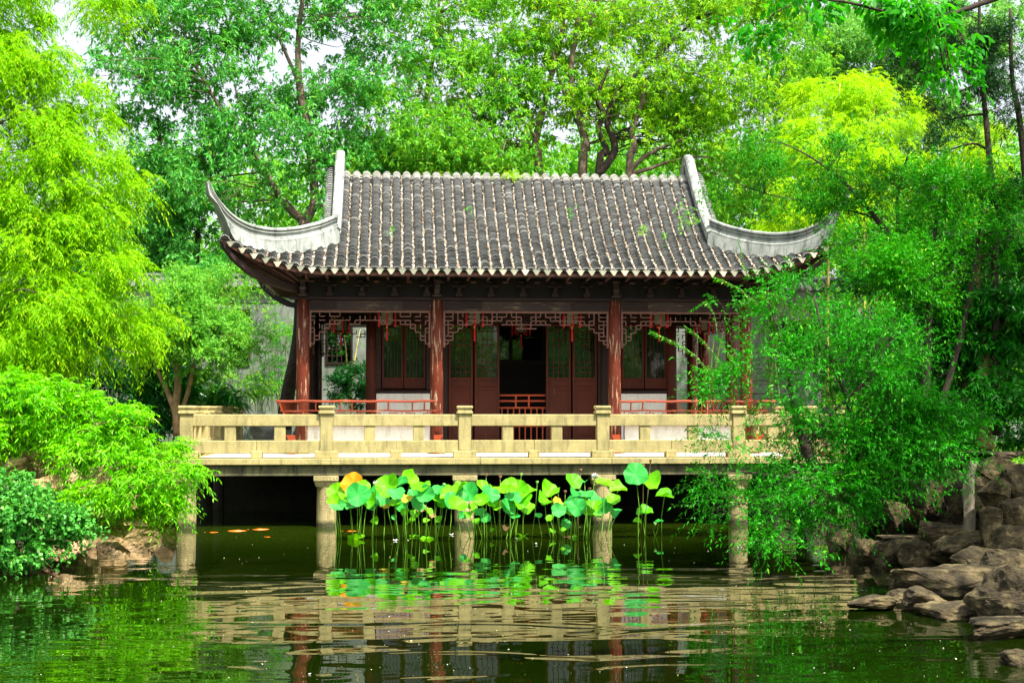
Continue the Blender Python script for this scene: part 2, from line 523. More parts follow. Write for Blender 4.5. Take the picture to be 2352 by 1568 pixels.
def lobe_points(rng, lobes, dens, shell=0.55, gap=None, gthr=-0.6):
    """lobes: (u, v, Y, ru, rv, ry[, density factor]) in measured units; dens = points per square metre of lobe disc"""
    out, cen = [], []
    for lb in lobes:
        u, v, Y, ru, rv, ry = lb[:6]
        df = lb[6] if len(lb) > 6 else 1.0
        c = np.array(at(u, v, Y))
        s = 1 / ppm(Y)
        r = np.array([ru * s, ry, rv * s])
        n = max(3, int(dens * df * math.pi * r[0] * r[2]))
        d = norm(rng.normal(0, 1, (n, 3)))
        q = (shell + (1 - shell) * rng.random(n)) ** 0.7
        q = np.where(rng.random(n) < 0.25, rng.random(n) ** 0.5, q)
        p = c + d * r * q[:, None]
        out.append(p)
        cen.append(np.repeat(c[None], n, 0))
    P, Cn = np.concatenate(out), np.concatenate(cen)
    if gap is not None:
        k = gap(P) > gthr
        P, Cn = P[k], Cn[k]
    return P, Cn
def limb(mb, rng, p, q, r0, r1, sag=0.12, n=6, sides=6):
    p, q = np.array(p), np.array(q)
    L = np.linalg.norm(q - p)
    off = rng.normal(0, 1, 3) * L * 0.07
    pts, rad = [], []
    for i in range(n + 1):
        t = i / n
        w = math.sin(math.pi * t)
        pts.append(p + (q - p) * t + off * w + np.array([0, 0, 1]) * sag * L * w + rng.normal(0, 1, 3) * L * 0.012)
        rad.append(r0 + (r1 - r0) * t)
    mb.tube([Vector(x) for x in pts], rad, sides)
def tree(name, label, cat, mat, bark, lobes, trunks=(), seed=1, dens=5, shoots=6, n=8, ll=0.15, lw=0.05, L=0.35, spread=0.35,
         ang=50, droop=0.25, mode='radial', tmin=0.1, hexa=False, gap=None, gthr=-0.7, outward=0.7, upb=0.25, ldroop=0.15,
         up=0.7, limbs=20, twigs=0, twr=0.006, group=None, shell=0.55, fill=1.0, curl=0.12, pad=None, ppn=13):
    rng = np.random.default_rng(seed)
    first = None
    if trunks:
        b = trunks[0][0]
        first = at(b[0], b[1], b[2])
        base = Vector((first.x, first.y, max(0.0, min(first.z, 1.25))))
    else:
        c = at(*lobes[0][:3])
        base = Vector((c.x, c.y, 1.2))
    root = thing(name, label, cat, base, group)
    G = Gaps(rng, gap) if gap else None
    P, Cn = lobe_points(rng, lobes, dens * fill * 2.6, shell, G, gthr)
    nP = len(P)
    # gather the shoots into flattened foliage pads with darker hollows between them
    pad = spread * 1.05 if pad is None else pad
    own = rng.integers(0, nP, max(4, nP // ppn))
    pick = own[rng.integers(0, len(own), nP)]
    loose = rng.random(nP) < .18
    sc_ = (.6 + .8 * rng.random(nP))[pick][:, None]
    P = np.where(loose[:, None], P, P[pick] + rng.normal(0, 1, (nP, 3)) * np.array([pad, pad, pad * .42]) * sc_)
    Cn = np.where(loose[:, None], Cn, Cn[pick])
    S = shoots
    PP = np.repeat(P, S, 0) + rng.normal(0, spread * 0.3, (nP * S, 3))
    out = norm(np.repeat(P - Cn, S, 0)) * outward + rng.normal(0, 0.6, (nP * S, 3)) + np.array([0, 0, upb])
    D = norm(out)
    LL = L * (0.6 + 0.8 * rng.random(nP * S))
    crnd = np.clip(np.repeat(rng.random(nP), S) * 0.6 + rng.random(nP * S) * 0.4, 0, 1)
    v, k, rnd = shoot_leaves(rng, PP, D, LL, n, ll, lw, ang, droop, mode, tmin, hexa, ldroop, up, curl, crnd)
    arr_mesh('crown', v, k, mat, rnd, root)
    mb = MB()
    nodes = []
    for tr in trunks:
        pts = [at(a[0], a[1], a[2]) for a in tr]
        rad = [a[3] for a in tr]
        # smooth the measured line
        sp, sr = [], []
        for i in range(len(pts) - 1):
            p0, p1, p2, p3 = pts[max(i - 1, 0)], pts[i], pts[i + 1], pts[min(i + 2, len(pts) - 1)]
            for j in range(4):
                t = j / 4
                sp.append(0.5 * ((2 * p1) + (p2 - p0) * t + (2 * p0 - 5 * p1 + 4 * p2 - p3) * t * t + (3 * p1 - p0 - 3 * p2 + p3) * t ** 3))
                sr.append(rad[i] + (rad[i + 1] - rad[i]) * t)
        sp.append(pts[-1]); sr.append(rad[-1])
        mb.tube(sp, sr, 9)
        nodes += [(np.array(p), r) for p, r in zip(sp[len(sp) // 4:], sr[len(sp) // 4:])]
    if nodes:
        NP = np.array([x[0] for x in nodes])
        for i in rng.permutation(nP)[:limbs]:
            q = P[i]
            dd = np.linalg.norm(NP - q, axis=1) + np.maximum(0, NP[:, 2] - q[2]) * 1.5
            j = int(np.argmin(dd))
            if dd[j] > 5: continue
            r = min(nodes[j][1] * 0.45, 0.006 + 0.007 * dd[j])
            limb(mb, rng, NP[j], q, r, r * 0.25, 0.05)
            # twigs off the limb end
            for m in range(2):
                limb(mb, rng, (NP[j] * .45 + q * .55), q + rng.normal(0, spread * 1.6, 3), r * 0.45, r * 0.12, 0.03, 4, 4)
    if twigs:
        for i in rng.permutation(len(PP))[:twigs]:
            p, d, l = PP[i], D[i], LL[i]
            pts = [Vector(p + d * l * t + np.array([0, 0, -1.0]) * droop * l * t * t) for t in (-0.35, 0, .33, .66, 1)]
            mb.tube(pts, [twr * 1.3, twr, twr * .8, twr * .6, twr * .3], 3, False)
    if mb.v:
        mb.build('trunk', bark, root, smooth=True)
    return root

# ================================================================== SETTING
random.seed(5)
NR = np.random.default_rng(11)
LB = [(-40, -9), (2, -9), (18, -8.0), (21, -7.0), (23.5, -6.0), (26.5, -5.3), (29, -6.3), (33, -7.1), (37, -8.2), (60, -8.2)]
RB = [(-40, 9), (2, 9), (14, 8.6), (17, 7.7), (20, 7.9), (23, 8.5), (25, 9.4), (28, 11.2), (33, 12.2), (60, 12.2)]
def interp(t, y):
    return np.interp(y, [a for a, b in t], [b for a, b in t])
def pond_depth(X, Y):
    d = np.minimum(np.minimum(X - interp(LB, Y), interp(RB, Y) - X), np.minimum(Y - 3.0, 41.5 - Y))
    return d
def ground_z(X, Y):
    d = pond_depth(X, Y)
    g = 1.22 + 0.10 * np.sin(X * 0.7 + Y * 0.3) + 0.06 * np.sin(X * 2.1 - Y * 1.3)
    wdt = np.where((X > 5) & (Y < 31), 2.8, 1.1)          # the right bank rises slowly, the left one steeply
    t = np.clip((d + wdt - 0.4) / wdt, 0, 1)
    z = g * (1 - t) + (-1.0) * t
    # gentle rockery mound on the right bank
    return z
xs = np.concatenate([[-900, -300, -120, -60], np.arange(-30, 42, 0.4), [60, 120, 300, 900]])
ys = np.concatenate([[-900, -300, -100, -40], np.arange(-14, 62, 0.4), [80, 120, 300, 900]])
GX, GY = np.meshgrid(xs, ys)
GZ = ground_z(GX, GY)
me = bpy.data.meshes.new('ground')
vv = np.stack([GX, GY, GZ], -1).reshape(-1, 3)
nx, ny = len(xs), len(ys)
ii = np.arange(nx * ny).reshape(ny, nx)
ff = np.stack([ii[:-1, :-1], ii[:-1, 1:], ii[1:, 1:], ii[1:, :-1]], -1).reshape(-1, 4)
me.from_pydata(vv.tolist(), [], ff.tolist())
me.shade_smooth()
mg, nt, b = new_mat('mossy ground')
n = noise(nt, 0.6, 8, 0.65, coords(nt))
nt.links.new(ramp(nt, n.outputs[0], [(0.3, (0.03, 0.024, 0.014)), (0.5, (0.05, 0.04, 0.02)), (0.62, (0.025, 0.045, 0.012)), (0.75, (0.08, 0.06, 0.035))]).outputs[0], b.inputs['Base Color'])
b.inputs['Roughness'].default_value = 0.95
bump(nt, b, noise(nt, 9, 6, 0.7, coords(nt)).outputs[0], 0.7, 0.05)
me.materials.append(mg)
g = bpy.data.objects.new('ground', me); C.objects.link(g)
tag(g, 'dark earth banks around the pond', 'ground', kind='structure')

# pond water
mw, nt, b = new_mat('pond water')
b.inputs['Roughness'].default_value = 0.006
b.inputs['IOR'].default_value = 1.333
nd = noise(nt, 0.25, 3, 0.5, coords(nt))
nt.links.new(ramp(nt, nd.outputs[0], [(0.3, (0.002, 0.006, 0.0002)), (0.7, (0.006, 0.014, 0.0004))]).outputs[0], b.inputs['Base Color'])
water_b, water_nt, water_col = b, nt, b.inputs['Base Color'].links[0].from_socket
v1 = coords(nt, (0.50, 1.15, 1))
w1 = noise(nt, 0.95, 2, 0.35, v1); w1.inputs['Distortion'].default_value = 0.6
w2 = noise(nt, 3.4, 2, 0.4, coords(nt, (0.5, 1.0, 1)))
w3 = noise(nt, 9.0, 2, 0.5, coords(nt, (0.6, 1.0, 1)))
tc = nt.nodes.new('ShaderNodeTexCoord')
sx = nt.nodes.new('ShaderNodeSeparateXYZ')
nt.links.new(tc.outputs['Object'], sx.inputs[0])
def mrange(src, a, b_, c, d):
    n_ = nt.nodes.new('ShaderNodeMapRange')
    n_.interpolation_type = 'SMOOTHSTEP'
    for i, x in zip((1, 2, 3, 4), (a, b_, c, d)): n_.inputs[i].default_value = x
    nt.links.new(src, n_.inputs[0])
    return n_.outputs[0]
def math2(op, a, b_):
    n_ = nt.nodes.new('ShaderNodeMath'); n_.operation = op
    for i, x in enumerate((a, b_)):
        if isinstance(x, (int, float)): n_.inputs[i].default_value = x
        else: nt.links.new(x, n_.inputs[i])
    return n_.outputs[0]
sunlit_murk = mrange(sx.outputs[1], 26.5, 31.5, 0.0, 1.0)      # sunlight on the murk by the terrace, put into the base colour
nt.links.new(mix(nt, sunlit_murk, water_col, (0.018, 0.036, 0.0015)), b.inputs['Base Color'])
nearness = mrange(sx.outputs[1], 21.5, 27.5, 1.0, 0.035)      # the far strip by the terrace lies sheltered and calm
mid = mrange(sx.outputs[1], 24.0, 30.5, 1.0, 0.12)
h = math2('ADD', math2('MULTIPLY', math2('MULTIPLY', w1.outputs[0], 1.0), nearness), math2('MULTIPLY', math2('MULTIPLY', w2.outputs[0], 0.036), mid))
h = math2('ADD', h, math2('MULTIPLY', math2('MULTIPLY', w3.outputs[0], 0.003), mid))
bp = bump(nt, b, h, 1.0, 0.019)
WX = np.linspace(-16, 18, 35); WY = np.linspace(1.5, 42.5, 42)
A, B = np.meshgrid(WX, WY)
ii = np.arange(35 * 42).reshape(42, 35)
me = bpy.data.meshes.new('water')
me.from_pydata(np.stack([A, B, A * 0], -1).reshape(-1, 3).tolist(), [], np.stack([ii[:-1, :-1], ii[:-1, 1:], ii[1:, 1:], ii[1:, :-1]], -1).reshape(-1, 4).tolist())
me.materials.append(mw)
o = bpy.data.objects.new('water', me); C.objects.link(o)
tag(o, 'dark green rippled pond water', 'water', kind='structure')

# ------------------------------------------------------------------ terrace on piers
TX0, TX1, TY0, TY1, TZ = -4.62, 10.16, 32.80, 44.6, 1.468
POSTX = [-4.37, -1.40, 1.57, 4.58, 7.58, 9.91]
ter = thing('stone_terrace', 'yellow stone terrace on round piers carrying the pavilion above the pond', 'terrace', (cx0 := 2.8, 33, 0))
mb = MB()
xsj = [TX0, -1.30, 1.9, 4.75, 7.9, TX1]
for a, b_ in zip(xsj[:-1], xsj[1:]):
    mb.box(a + .002, b_ - .002, TY0, 33.35, 1.332, TZ, 0.012)
for yy in np.arange(33.35, TY1 - .1, 1.9):
    mb.box(TX0, TX0 + .5, yy + .003, min(TY1, yy + 1.9) - .003, 1.332, TZ, 0.012)
    mb.box(TX1 - .5, TX1, yy + .003, min(TY1, yy + 1.9) - .003, 1.332, TZ, 0.012)
mb.build('coping', M['granite'], ter)
mb = MB()
for a, b_ in zip([TX0 + .06, -1.42, 4.8], [-1.424, 4.796, TX1 - .06]):
    mb.box(a, b_, TY0 + .09, 33.3, 1.095, 1.33, 0.006)
mb.box(TX0 + .06, TX0 + .4, 33.303, TY1, 1.095, 1.33)
mb.box(TX1 - .4, TX1 - .06, 33.303, TY1, 1.095, 1.33)
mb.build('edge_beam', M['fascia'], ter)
mb = MB()
mb.box(TX0 + .5, TX1 - .5, 33.352, TY1 - .003, 1.10, 1.472)
mb.build('paving', M['paving'], ter)
for x in POSTX:
    mb = MB()
    w = 0.265
    mb.box(x - w, x + w, 32.84, 33.36, 0.985, 1.093, 0.008)
    mb.sweep([[(x - w * .96, 32.86, .983), (x + w * .96, 32.86, .983), (x + w * .96, 33.34, .983), (x - w * .96, 33.34, .983)],
              [(x - w * .80, 32.9, .86), (x + w * .80, 32.9, .86), (x + w * .80, 33.3, .86), (x - w * .80, 33.3, .86)]][::-1])
    mb.lathe((x, 33.1, 0), [(.222, -.9), (.215, .0), (.208, .5), (.198, .858)], 28)
    mb.build('pier', M['pier'], ter)
for y in (36.2, 39.5, 43.5):
    for x in POSTX[::1]:
        mb = MB()
        mb.lathe((x, y, 0), [(.22, -.9), (.2, 1.09)], 16)
        mb.build('inner_pier', M['wet'], ter)
mb = MB(); mb.box(TX0 + .5, TX1 - .5, 38.2, 38.6, -.9, 1.095)
mb.box(TX0 + .5, TX1 - .5, 44.0, 44.5, -.9, 1.095)
mb.build('foundation_wall', M['wet'], ter)

def wet_foot(m):
    nt = m.node_tree; b = nt.nodes['Principled BSDF']
    src = b.inputs['Base Color'].links[0].from_socket
    tc = nt.nodes.new('ShaderNodeTexCoord'); sx = nt.nodes.new('ShaderNodeSeparateXYZ')
    nt.links.new(tc.outputs['Object'], sx.inputs[0])
    n = noise(nt, 9, 4, .6, tc.outputs['Object'])
    a = nt.nodes.new('ShaderNodeMath'); a.operation = 'MULTIPLY_ADD'
    nt.links.new(n.outputs[0], a.inputs[0]); a.inputs[1].default_value = -.16; nt.links.new(sx.outputs[2], a.inputs[2])
    f = ramp(nt, a.outputs[0], [(0.0, (.92,) * 3), (.03, (.6,) * 3), (.09, (0, 0, 0))]).outputs[0]
    nt.links.new(mix(nt, f, src, (.035, .04, .012)), b.inputs['Base Color'])
wet_foot(M['pier'])

def balustrade(name, label, pts, axis, const, group, endpost=True, startpost=True):
    """pts: post positions along the axis; const = the other coordinate"""
    loc = (pts[0], const, TZ) if axis == 'x' else (const, pts[0], TZ)
    t = thing(name, label, 'balustrade', loc, group)
    def B(mb, s0, s1, hw, z0, z1, bev=0.012, off=0.0):
        if axis == 'x': mb.box(s0, s1, const - hw + off, const + hw + off, z0, z1, bev)
        else: mb.box(const - hw + off, const + hw + off, s0, s1, z0, z1, bev)
    for i, p in enumerate(pts):
        if (i == 0 and not startpost): continue
        mb = MB()
        B(mb, p - .25, p + .25, .16, TZ + .002, 1.622)
        B(mb, p - .135, p + .135, .135, 1.622, 2.412)
        mb.build('post', M['granite'], t)
        mb = MB()
        B(mb, p - .172, p + .172, .172, 2.412, 2.476, .014)
        B(mb, p - .15, p + .15, .15, 2.476, 2.528, .006)
        B(mb, p - .172, p + .172, .172, 2.528, 2.592, .016)
        mb.build('post_cap', M['granite'], t)
    for a, b_ in zip(pts[:-1], pts[1:]):
        L = b_ - a
        mb = MB(); B(mb, a + .132, b_ - .132, .10, 2.155, 2.405); mb.build('top_rail', M['granite'], t)
        mb = MB(); m_ = (a + b_) / 2
        B(mb, a + .132, m_ - .002, .11, 1.575, 1.848); B(mb, m_ + .002, b_ - .132, .11, 1.575, 1.848)
        mb.build('bottom_rail', M['granite'], t)
        for f in (.31, .665) if L > 2.5 else (.33, .66):
            mb = MB(); c_ = a + L * f
            B(mb, c_ - .12, c_ + .12, .08, 1.846, 2.157); mb.build('baluster', M['granite'], t)
        mb = MB(); B(mb, m_ - .12, m_ + .12, .125, TZ + .002, 1.63); mb.build('foot_block', M['granite'], t)
    return t
balustrade('stone_balustrade', 'long yellow stone balustrade along the front of the terrace over the pond', POSTX, 'x', 33.05, 'stone balustrades of the terrace')
SY = [33.05 + 2.69 * i for i in range(5)]
balustrade('stone_balustrade', 'short stone balustrade running back from the left corner of the terrace', SY, 'y', -4.37, 'stone balustrades of the terrace', startpost=False)
balustrade('stone_balustrade', 'shaded stone balustrade running back from the right corner of the terrace', SY, 'y', 9.91, 'stone balustrades of the terrace', startpost=False)

# ================================================================== PAVILION
CX, GH, YR, ZR = 3.19, 4.52, 39.30, 8.55
Y0E, Z0E, YG = 35.0, 5.70, 36.5
COLX = [-2.09, 1.05, 5.29, 8.47]
COLY = [36.0, 37.58, 41.02, 42.6]
SP = 0.2575
pav = thing('garden_pavilion', 'dark timber garden pavilion with grey tiled upturned roof above the terrace', 'pavilion', (CX, 39.3, TZ))
def ye(a):
    t = np.clip((a - 4.4) / 2.64, 0, 1.15)
    return Y0E - 0.50 * t ** 2
def lift(t):
    return 0.69 * np.clip(t, 0, 1.2) ** 2.5
def ze(a):
    return Z0E + lift((a - 4.4) / 2.64)
DD1 = math.sqrt(4.3 ** 2 + .09) - .3
def zroof(x, y):
    """main slopes; y is measured on the front half, mirrored for the back"""
    a = abs(x - CX)
    y = YR - abs(y - YR)
    e, z0 = float(ye(a)), float(ze(a))
    dd = math.sqrt((YR - y) ** 2 + .09) - .3
    d1 = math.sqrt((YR - e) ** 2 + .09) - .3
    s = 1 - dd / d1
    zz = (ZR - Z0E) * (0.60 * s + 0.40 * s * s)
    return z0 + zz * (1 - (z0 - Z0E) * 0.30) if s < .5 else Z0E + (z0 - Z0E) * max(0, (1 - (s - .5) * 2)) + zz * (1 - (z0 - Z0E) * 0.30 * max(0, 1 - (s - .5) * 2))
def yhip(a):
    return YG - (a - GH) * 0.755
def ae(y):
    b_ = abs(y - YR)
    t = np.clip((b_ - 2.2) / 2.6, 0, 1.1)
    return 6.30 + 0.78 * t ** 2
def zside(a, y):
    e = float(ae(y))
    b_ = abs(y - YR)
    z0 = Z0E + float(lift((b_ - 2.2) / 2.6))
    s = max(0, (e - a) / (e - GH))
    return z0 + (zroof(CX, YG) - Z0E) * s * (1 - (z0 - Z0E) * .3)

def resample(pts, step):
    pts = [Vector(p) for p in pts]
    d = [0]
    for p, q in zip(pts[:-1], pts[1:]): d.append(d[-1] + (q - p).length)
    n = max(2, int(round(d[-1] / step)))
    out, j = [], 0
    for i in range(n + 1):
        t = d[-1] * i / n
        while j < len(pts) - 2 and d[j + 1] < t: j += 1
        f = (t - d[j]) / max(1e-9, d[j + 1] - d[j])
        out.append(pts[j].lerp(pts[j + 1], f))
    return out
def cover_row(mb, path, lat, step, r=0.102, h=0.090, seg=6, jit=0.006, mbp=None, pale_from=1e9):
    """row of overlapping convex tiles along path (eave first)"""
    P = resample(path, step)
    lat = Vector(lat)
    n = len(P) - 1
    w0 = random.uniform(-.01, .01)
    ph = random.random() * 6
    for i in range(n):
        t = (P[i + 1] - P[i]).normalized()
        nn = lat.cross(t)
        if nn.z < 0: nn = -nn
        a = P[i] - t * 0.004
        b_ = P[i + 1] + t * 0.012
        off = lat * (w0 * math.sin(i * .05 + ph) + random.uniform(-jit, jit))
        hi, lo = 0.020 + random.uniform(-.005, .008), 0.0
        tilt = random.uniform(-.006, .006)
        rings = []
        for (c, hh, rr) in ((a, lo - .012, r * .90), (a, hi, r), (b_, lo - .004, r * .95)):
            ring = []
            for k in range(seg + 1):
                th = math.pi * k / seg
                ring.append(c + off + lat * (math.cos(th) * rr) + nn * (math.sin(th) * (h + hh) + math.cos(th) * tilt))
            rings.append(ring)
        tgt = mbp if (mbp is not None and i >= pale_from) else mb
        val = min(1, max(0, random.gauss(.42, .11) + (0.22 * max(0, (i - n * .72) / (n * .28)))))
        if random.random() < .03: val = .95
        tgt.sweep(rings, close=False, val=val)
def eave_end(mb, p, lat, t, r=0.102, h=0.093):
    nn = lat.cross(t)
    if nn.z < 0: nn = -nn
    ring = [p + lat * (math.cos(math.pi * k / 8) * r) + nn * (math.sin(math.pi * k / 8) * h) for k in range(9)]
    mb.face_add(ring, [tuple(range(9))], .1)
    # studded rim of the end tile
    for k in range(8):
        th = math.pi * (k + .5) / 8
        c = p + lat * (math.cos(th) * (r + .004)) + nn * (math.sin(th) * (h + .004)) - t * .02
        mb.box(c.x - .012, c.x + .012, c.y - .012, c.y + .012, c.z - .012, c.z + .012, val=1.0)
def drip(mb, p, lat, t, w=0.095):
    d = Vector((0, 0, -1)) + t * -.35
    d.normalize()
    v = random.random()
    q = p - t * .03
    pts = [q + lat * w, q + lat * w * .62 + d * .055, q + lat * .02 + d * .125, q - lat * .02 + d * .125, q - lat * w * .62 + d * .055, q - lat * w]
    bk = [x + t * .018 for x in pts]
    n = len(pts)
    mb.face_add(pts + bk, [tuple(range(n)), tuple(range(2 * n - 1, n - 1, -1))] + [(i, i + n, (i + 1) % n + n, (i + 1) % n) for i in range(n)], v)

roof = MB()
# roof deck (channels) as the body of the roof part
def patch(mb, fn, us, vs):
    idx = []
    for u in us: idx.append([fn(u, v) for v in vs])
    n = len(vs)
    mb.face_add([p for r in idx for p in r], [(i * n + j, i * n + j + 1, (i + 1) * n + j + 1, (i + 1) * n + j) for i in range(len(us) - 1) for j in range(n - 1)], .5)
for mir in (1, -1):
    def front(u, s, mir=mir):
        a = abs(u)
        e = float(ye(a))
        top = YR if a <= GH else max(e + .02, yhip(a))
        y = e + (top - e) * s
        x = CX + u
        return (x, y if mir > 0 else 2 * YR - y, zroof(x, y))
    for (a0, a1) in ((-7.04, -GH - .001), (-GH, GH), (GH + .001, 7.04)):
        patch(roof, front, np.linspace(a0, a1, 24), np.linspace(0, 1, 22))
for sg in (1, -1):
    def side(y, s, sg=sg):
        b_ = abs(y - YR)
        e = float(ae(y))
        top = GH if b_ <= YR - YG else min(e - .02, GH + (b_ - (YR - YG)) / .755)
        a = e + (top - e) * s
        return (CX + sg * a, y, zside(a, y))
    patch(roof, side, np.linspace(YR - 4.8, YR + 4.8, 30), np.linspace(0, 1, 8))
roof_o = roof.build('roof', M['channel'], pav)
cov, cop, drp, wad = MB(), MB(), MB(), MB()
X1 = Vector((1, 0, 0)); Y1 = Vector((0, 1, 0))
litter_paths = []
for i in range(-27, 28):
    a = abs(i) * SP
    x = CX + i * SP
    e = float(ye(a))
    if a <= GH:
        ysamp = np.linspace(e, YR + .02, 30)
    else:
        ysamp = np.linspace(e, max(e + .12, yhip(a) + .06), 8)
    path = [Vector((x, y, zroof(x, y))) for y in ysamp]
    ncell = int(round(sum((q - p).length for p, q in zip(path[:-1], path[1:])) / .058))
    cover_row(cov, path, X1, .058, mbp=cop, pale_from=(ncell - 8 if a <= GH else 1e9))
    bpath = [Vector((p.x, 2 * YR - p.y, p.z)) for p in path]
    cover_row(cov, bpath, X1, .16, seg=4, mbp=cop, pale_from=1e9)
    for pth in (path, bpath):
        t = (pth[1] - pth[0]).normalized()
        eave_end(wad, pth[0] + Vector((0, 0, .0)), X1, t)
    # channel to the right of this row
    xc = x + SP / 2
    ac = abs(xc - CX)
    e = float(ye(ac))
    if ac < 7.04:
        y2 = YR - .25 if ac < GH else max(e + .1, yhip(ac))
        litter_paths.append([Vector((xc, y, zroof(xc, y))) for y in np.linspace(e, y2, 26)])
        z = zroof(xc, e)
        t = (Vector((xc, e + .1, zroof(xc, e + .1))) - Vector((xc, e, z))).normalized()
        drip(drp, Vector((xc, e - .02, z + .035)), X1, t)
        drip(drp, Vector((xc, 2 * YR - e + .02, z + .035)), X1, Vector((t.x, -t.y, t.z)))
for sg in (1, -1):
    for i in range(-18, 19):
        y = YR + i * SP
        b_ = abs(i) * SP
        e = float(ae(y))
        top = GH + .05 if b_ <= YR - YG else min(e - .1, GH + (b_ - (YR - YG)) / .755)
        path = [Vector((CX + sg * a, y, zside(a, y))) for a in np.linspace(e, top, 8)]
        cover_row(cov, path, Y1, .12, seg=4)
        t = (path[1] - path[0]).normalized()
        eave_end(wad, path[0], Y1, t)
        yc = y + SP / 2
        if abs(yc - YR) < 4.8:
            e = float(ae(yc))
            drip(drp, Vector((CX + sg * (e + .02), yc, zside(e, yc) + .035)), Y1, t)
o = cov.build('cover_tiles', M['tile'], roof_o, smooth=False)
o = cop.build('ridge_tiles', M['tile_pale'], roof_o)
o = drp.build('drip_tiles', M['drip'], roof_o)
o = wad.build('end_tiles', M['tile'], roof_o)
# concave channel tiles: thin stacked lips across each channel
ch = MB()
for pth in litter_paths:
    for p in resample(pth, .075):
        if random.random() < .9:
            w = .05
            j = random.uniform(-.005, .005)
            ch.face_add([p + Vector((-w, -.03, .03 + j)), p + Vector((0, -.035, .012 + j)), p + Vector((w, -.03, .03 + j)), p + Vector((w, .03, .036)), p + Vector((0, .03, .018)), p + Vector((-w, .03, .036))],
                        [(0, 1, 4, 5), (1, 2, 3, 4)])
ch.build('channel_tiles', M['tile'], roof_o)
# dry leaves lying in the channels
rng = np.random.default_rng(3)
lv, lr = [], []
for pth in litter_paths:
    pp = resample(pth, .011)
    for k, p in enumerate(pp):
        if k > len(pp) * .90 and rng.random() < .75: continue
        if rng.random() < .12: continue
        c = np.array(p) + np.array([rng.normal(0, .014), rng.normal(0, .008), .045 + rng.random() * .022])
        ax = norm(rng.normal(0, 1, 3) * np.array([1, 1, .35])); bx = norm(np.cross(ax, norm(np.array([0, -.5, .85]) + rng.normal(0, .35, 3))))
        s = .012 + .016 * rng.random()
        lv += [c - ax * s, c + bx * s * .5, c + ax * s, c - bx * s * .5]
        lr.append(rng.random() if rng.random() > .2 else rng.random() * .2)
o = arr_mesh('fallen_leaves', np.array(lv), 4, M['litter'], lr, loc=(CX, 37, 6.5))
tag(o, 'dry tan and rust leaf litter filling the channels between the roof tiles', 'leaf litter', kind='stuff')

# ridges: swept layered section
def ridge_sweep(mb, pts, H, lat_fn, layers):
    """pts = top edge line; H = height below per point; layers = [(half width, fraction down)] top to bottom, mirrored"""
    rings = []
    for i, (p, h) in enumerate(zip(pts, H)):
        t = (pts[min(i + 1, len(pts) - 1)] - pts[max(i - 1, 0)]).normalized()
        lat = lat_fn(t)
        w = max(.30, min(1.0, h / .34))
        nrm = lat.cross(t).normalized()
        if nrm.z < 0: nrm = -nrm
        dn = -nrm if h < .2 else Vector((0, 0, -1))
        k_ = min(1.0, h / .36)
        off = [(hw, fr * .34 * k_) for hw, fr in layers[:-1]] + [(layers[-1][0], max(h, .34 * k_ * 1.02))]
        ring = [p + lat * (hw * w) + dn * d_ for hw, d_ in off] + [p - lat * (hw * w) + dn * d_ for hw, d_ in off[::-1]]
        rings.append(ring)
    mb.sweep(rings)
LAY = [(.045, 0.0), (.085, .04), (.10, .10), (.10, .20), (.050, .23), (.050, .31), (.085, .33), (.085, .40), (.045, .43), (.045, .66), (.085, .70), (.085, .78), (.115, .86), (.115, .98), (.165, 1.06)]
# hip ridge top edge, measured on the left corner
edge = [(773, 492), (737, 507), (688, 519), (640, 524), (607, 522), (574, 515), (542, 500), (519, 481), (500, 458), (488, 436), (480, 416)]
hp = []
for u, v in edge:
    Y = 36.0
    for _ in range(12):
        p = at(u, v, Y)
        a = CX - p.x
        Y = .5 * Y + .5 * (YG - (a - GH) * .755)
    hp.append(at(u, v, Y))
hpath = resample(hp, .09)
for i in range(3):
    hpath = [hpath[0]] + [(hpath[k - 1] + hpath[k] * 2 + hpath[k + 1]) / 4 for k in range(1, len(hpath) - 1)] + [hpath[-1]]
nH = len(hpath); hlast, h0 = 0, .45
for sx_ in (1, -1):
    for sy_ in (1, -1):
        pts, H = [], []
        for i, p in enumerate(hpath):
            a = CX - p.x
            q = Vector((CX - a * sx_, p.y if sy_ > 0 else 2 * YR - p.y, p.z))
            zs = zroof(CX - min(a, 6.95), p.y) if a < 6.95 else None
            if zs is not None: h = min(.72, max(.34, p.z - zs + .02))
            else:
                f = (i - hlast) / (nH - 1 - hlast)
                h = min(h0, .40) * (1 - f) + .075 * f
            if a < 6.9: hlast, h0 = i, h
            pts.append(q); H.append(h)
        for _ in range(4): H = [H[0]] + [(H[k - 1] + H[k] * 2 + H[k + 1]) / 4 for k in range(1, len(H) - 1)] + [H[-1]]
        mb = MB()
        ridge_sweep(mb, pts, H, lambda t: Vector((0, 0, 1)).cross(t).normalized() if abs(t.z) < .98 else Vector((1, 0, 0)), LAY)
        mb.build('hip_ridge', M['ridge'], pav)
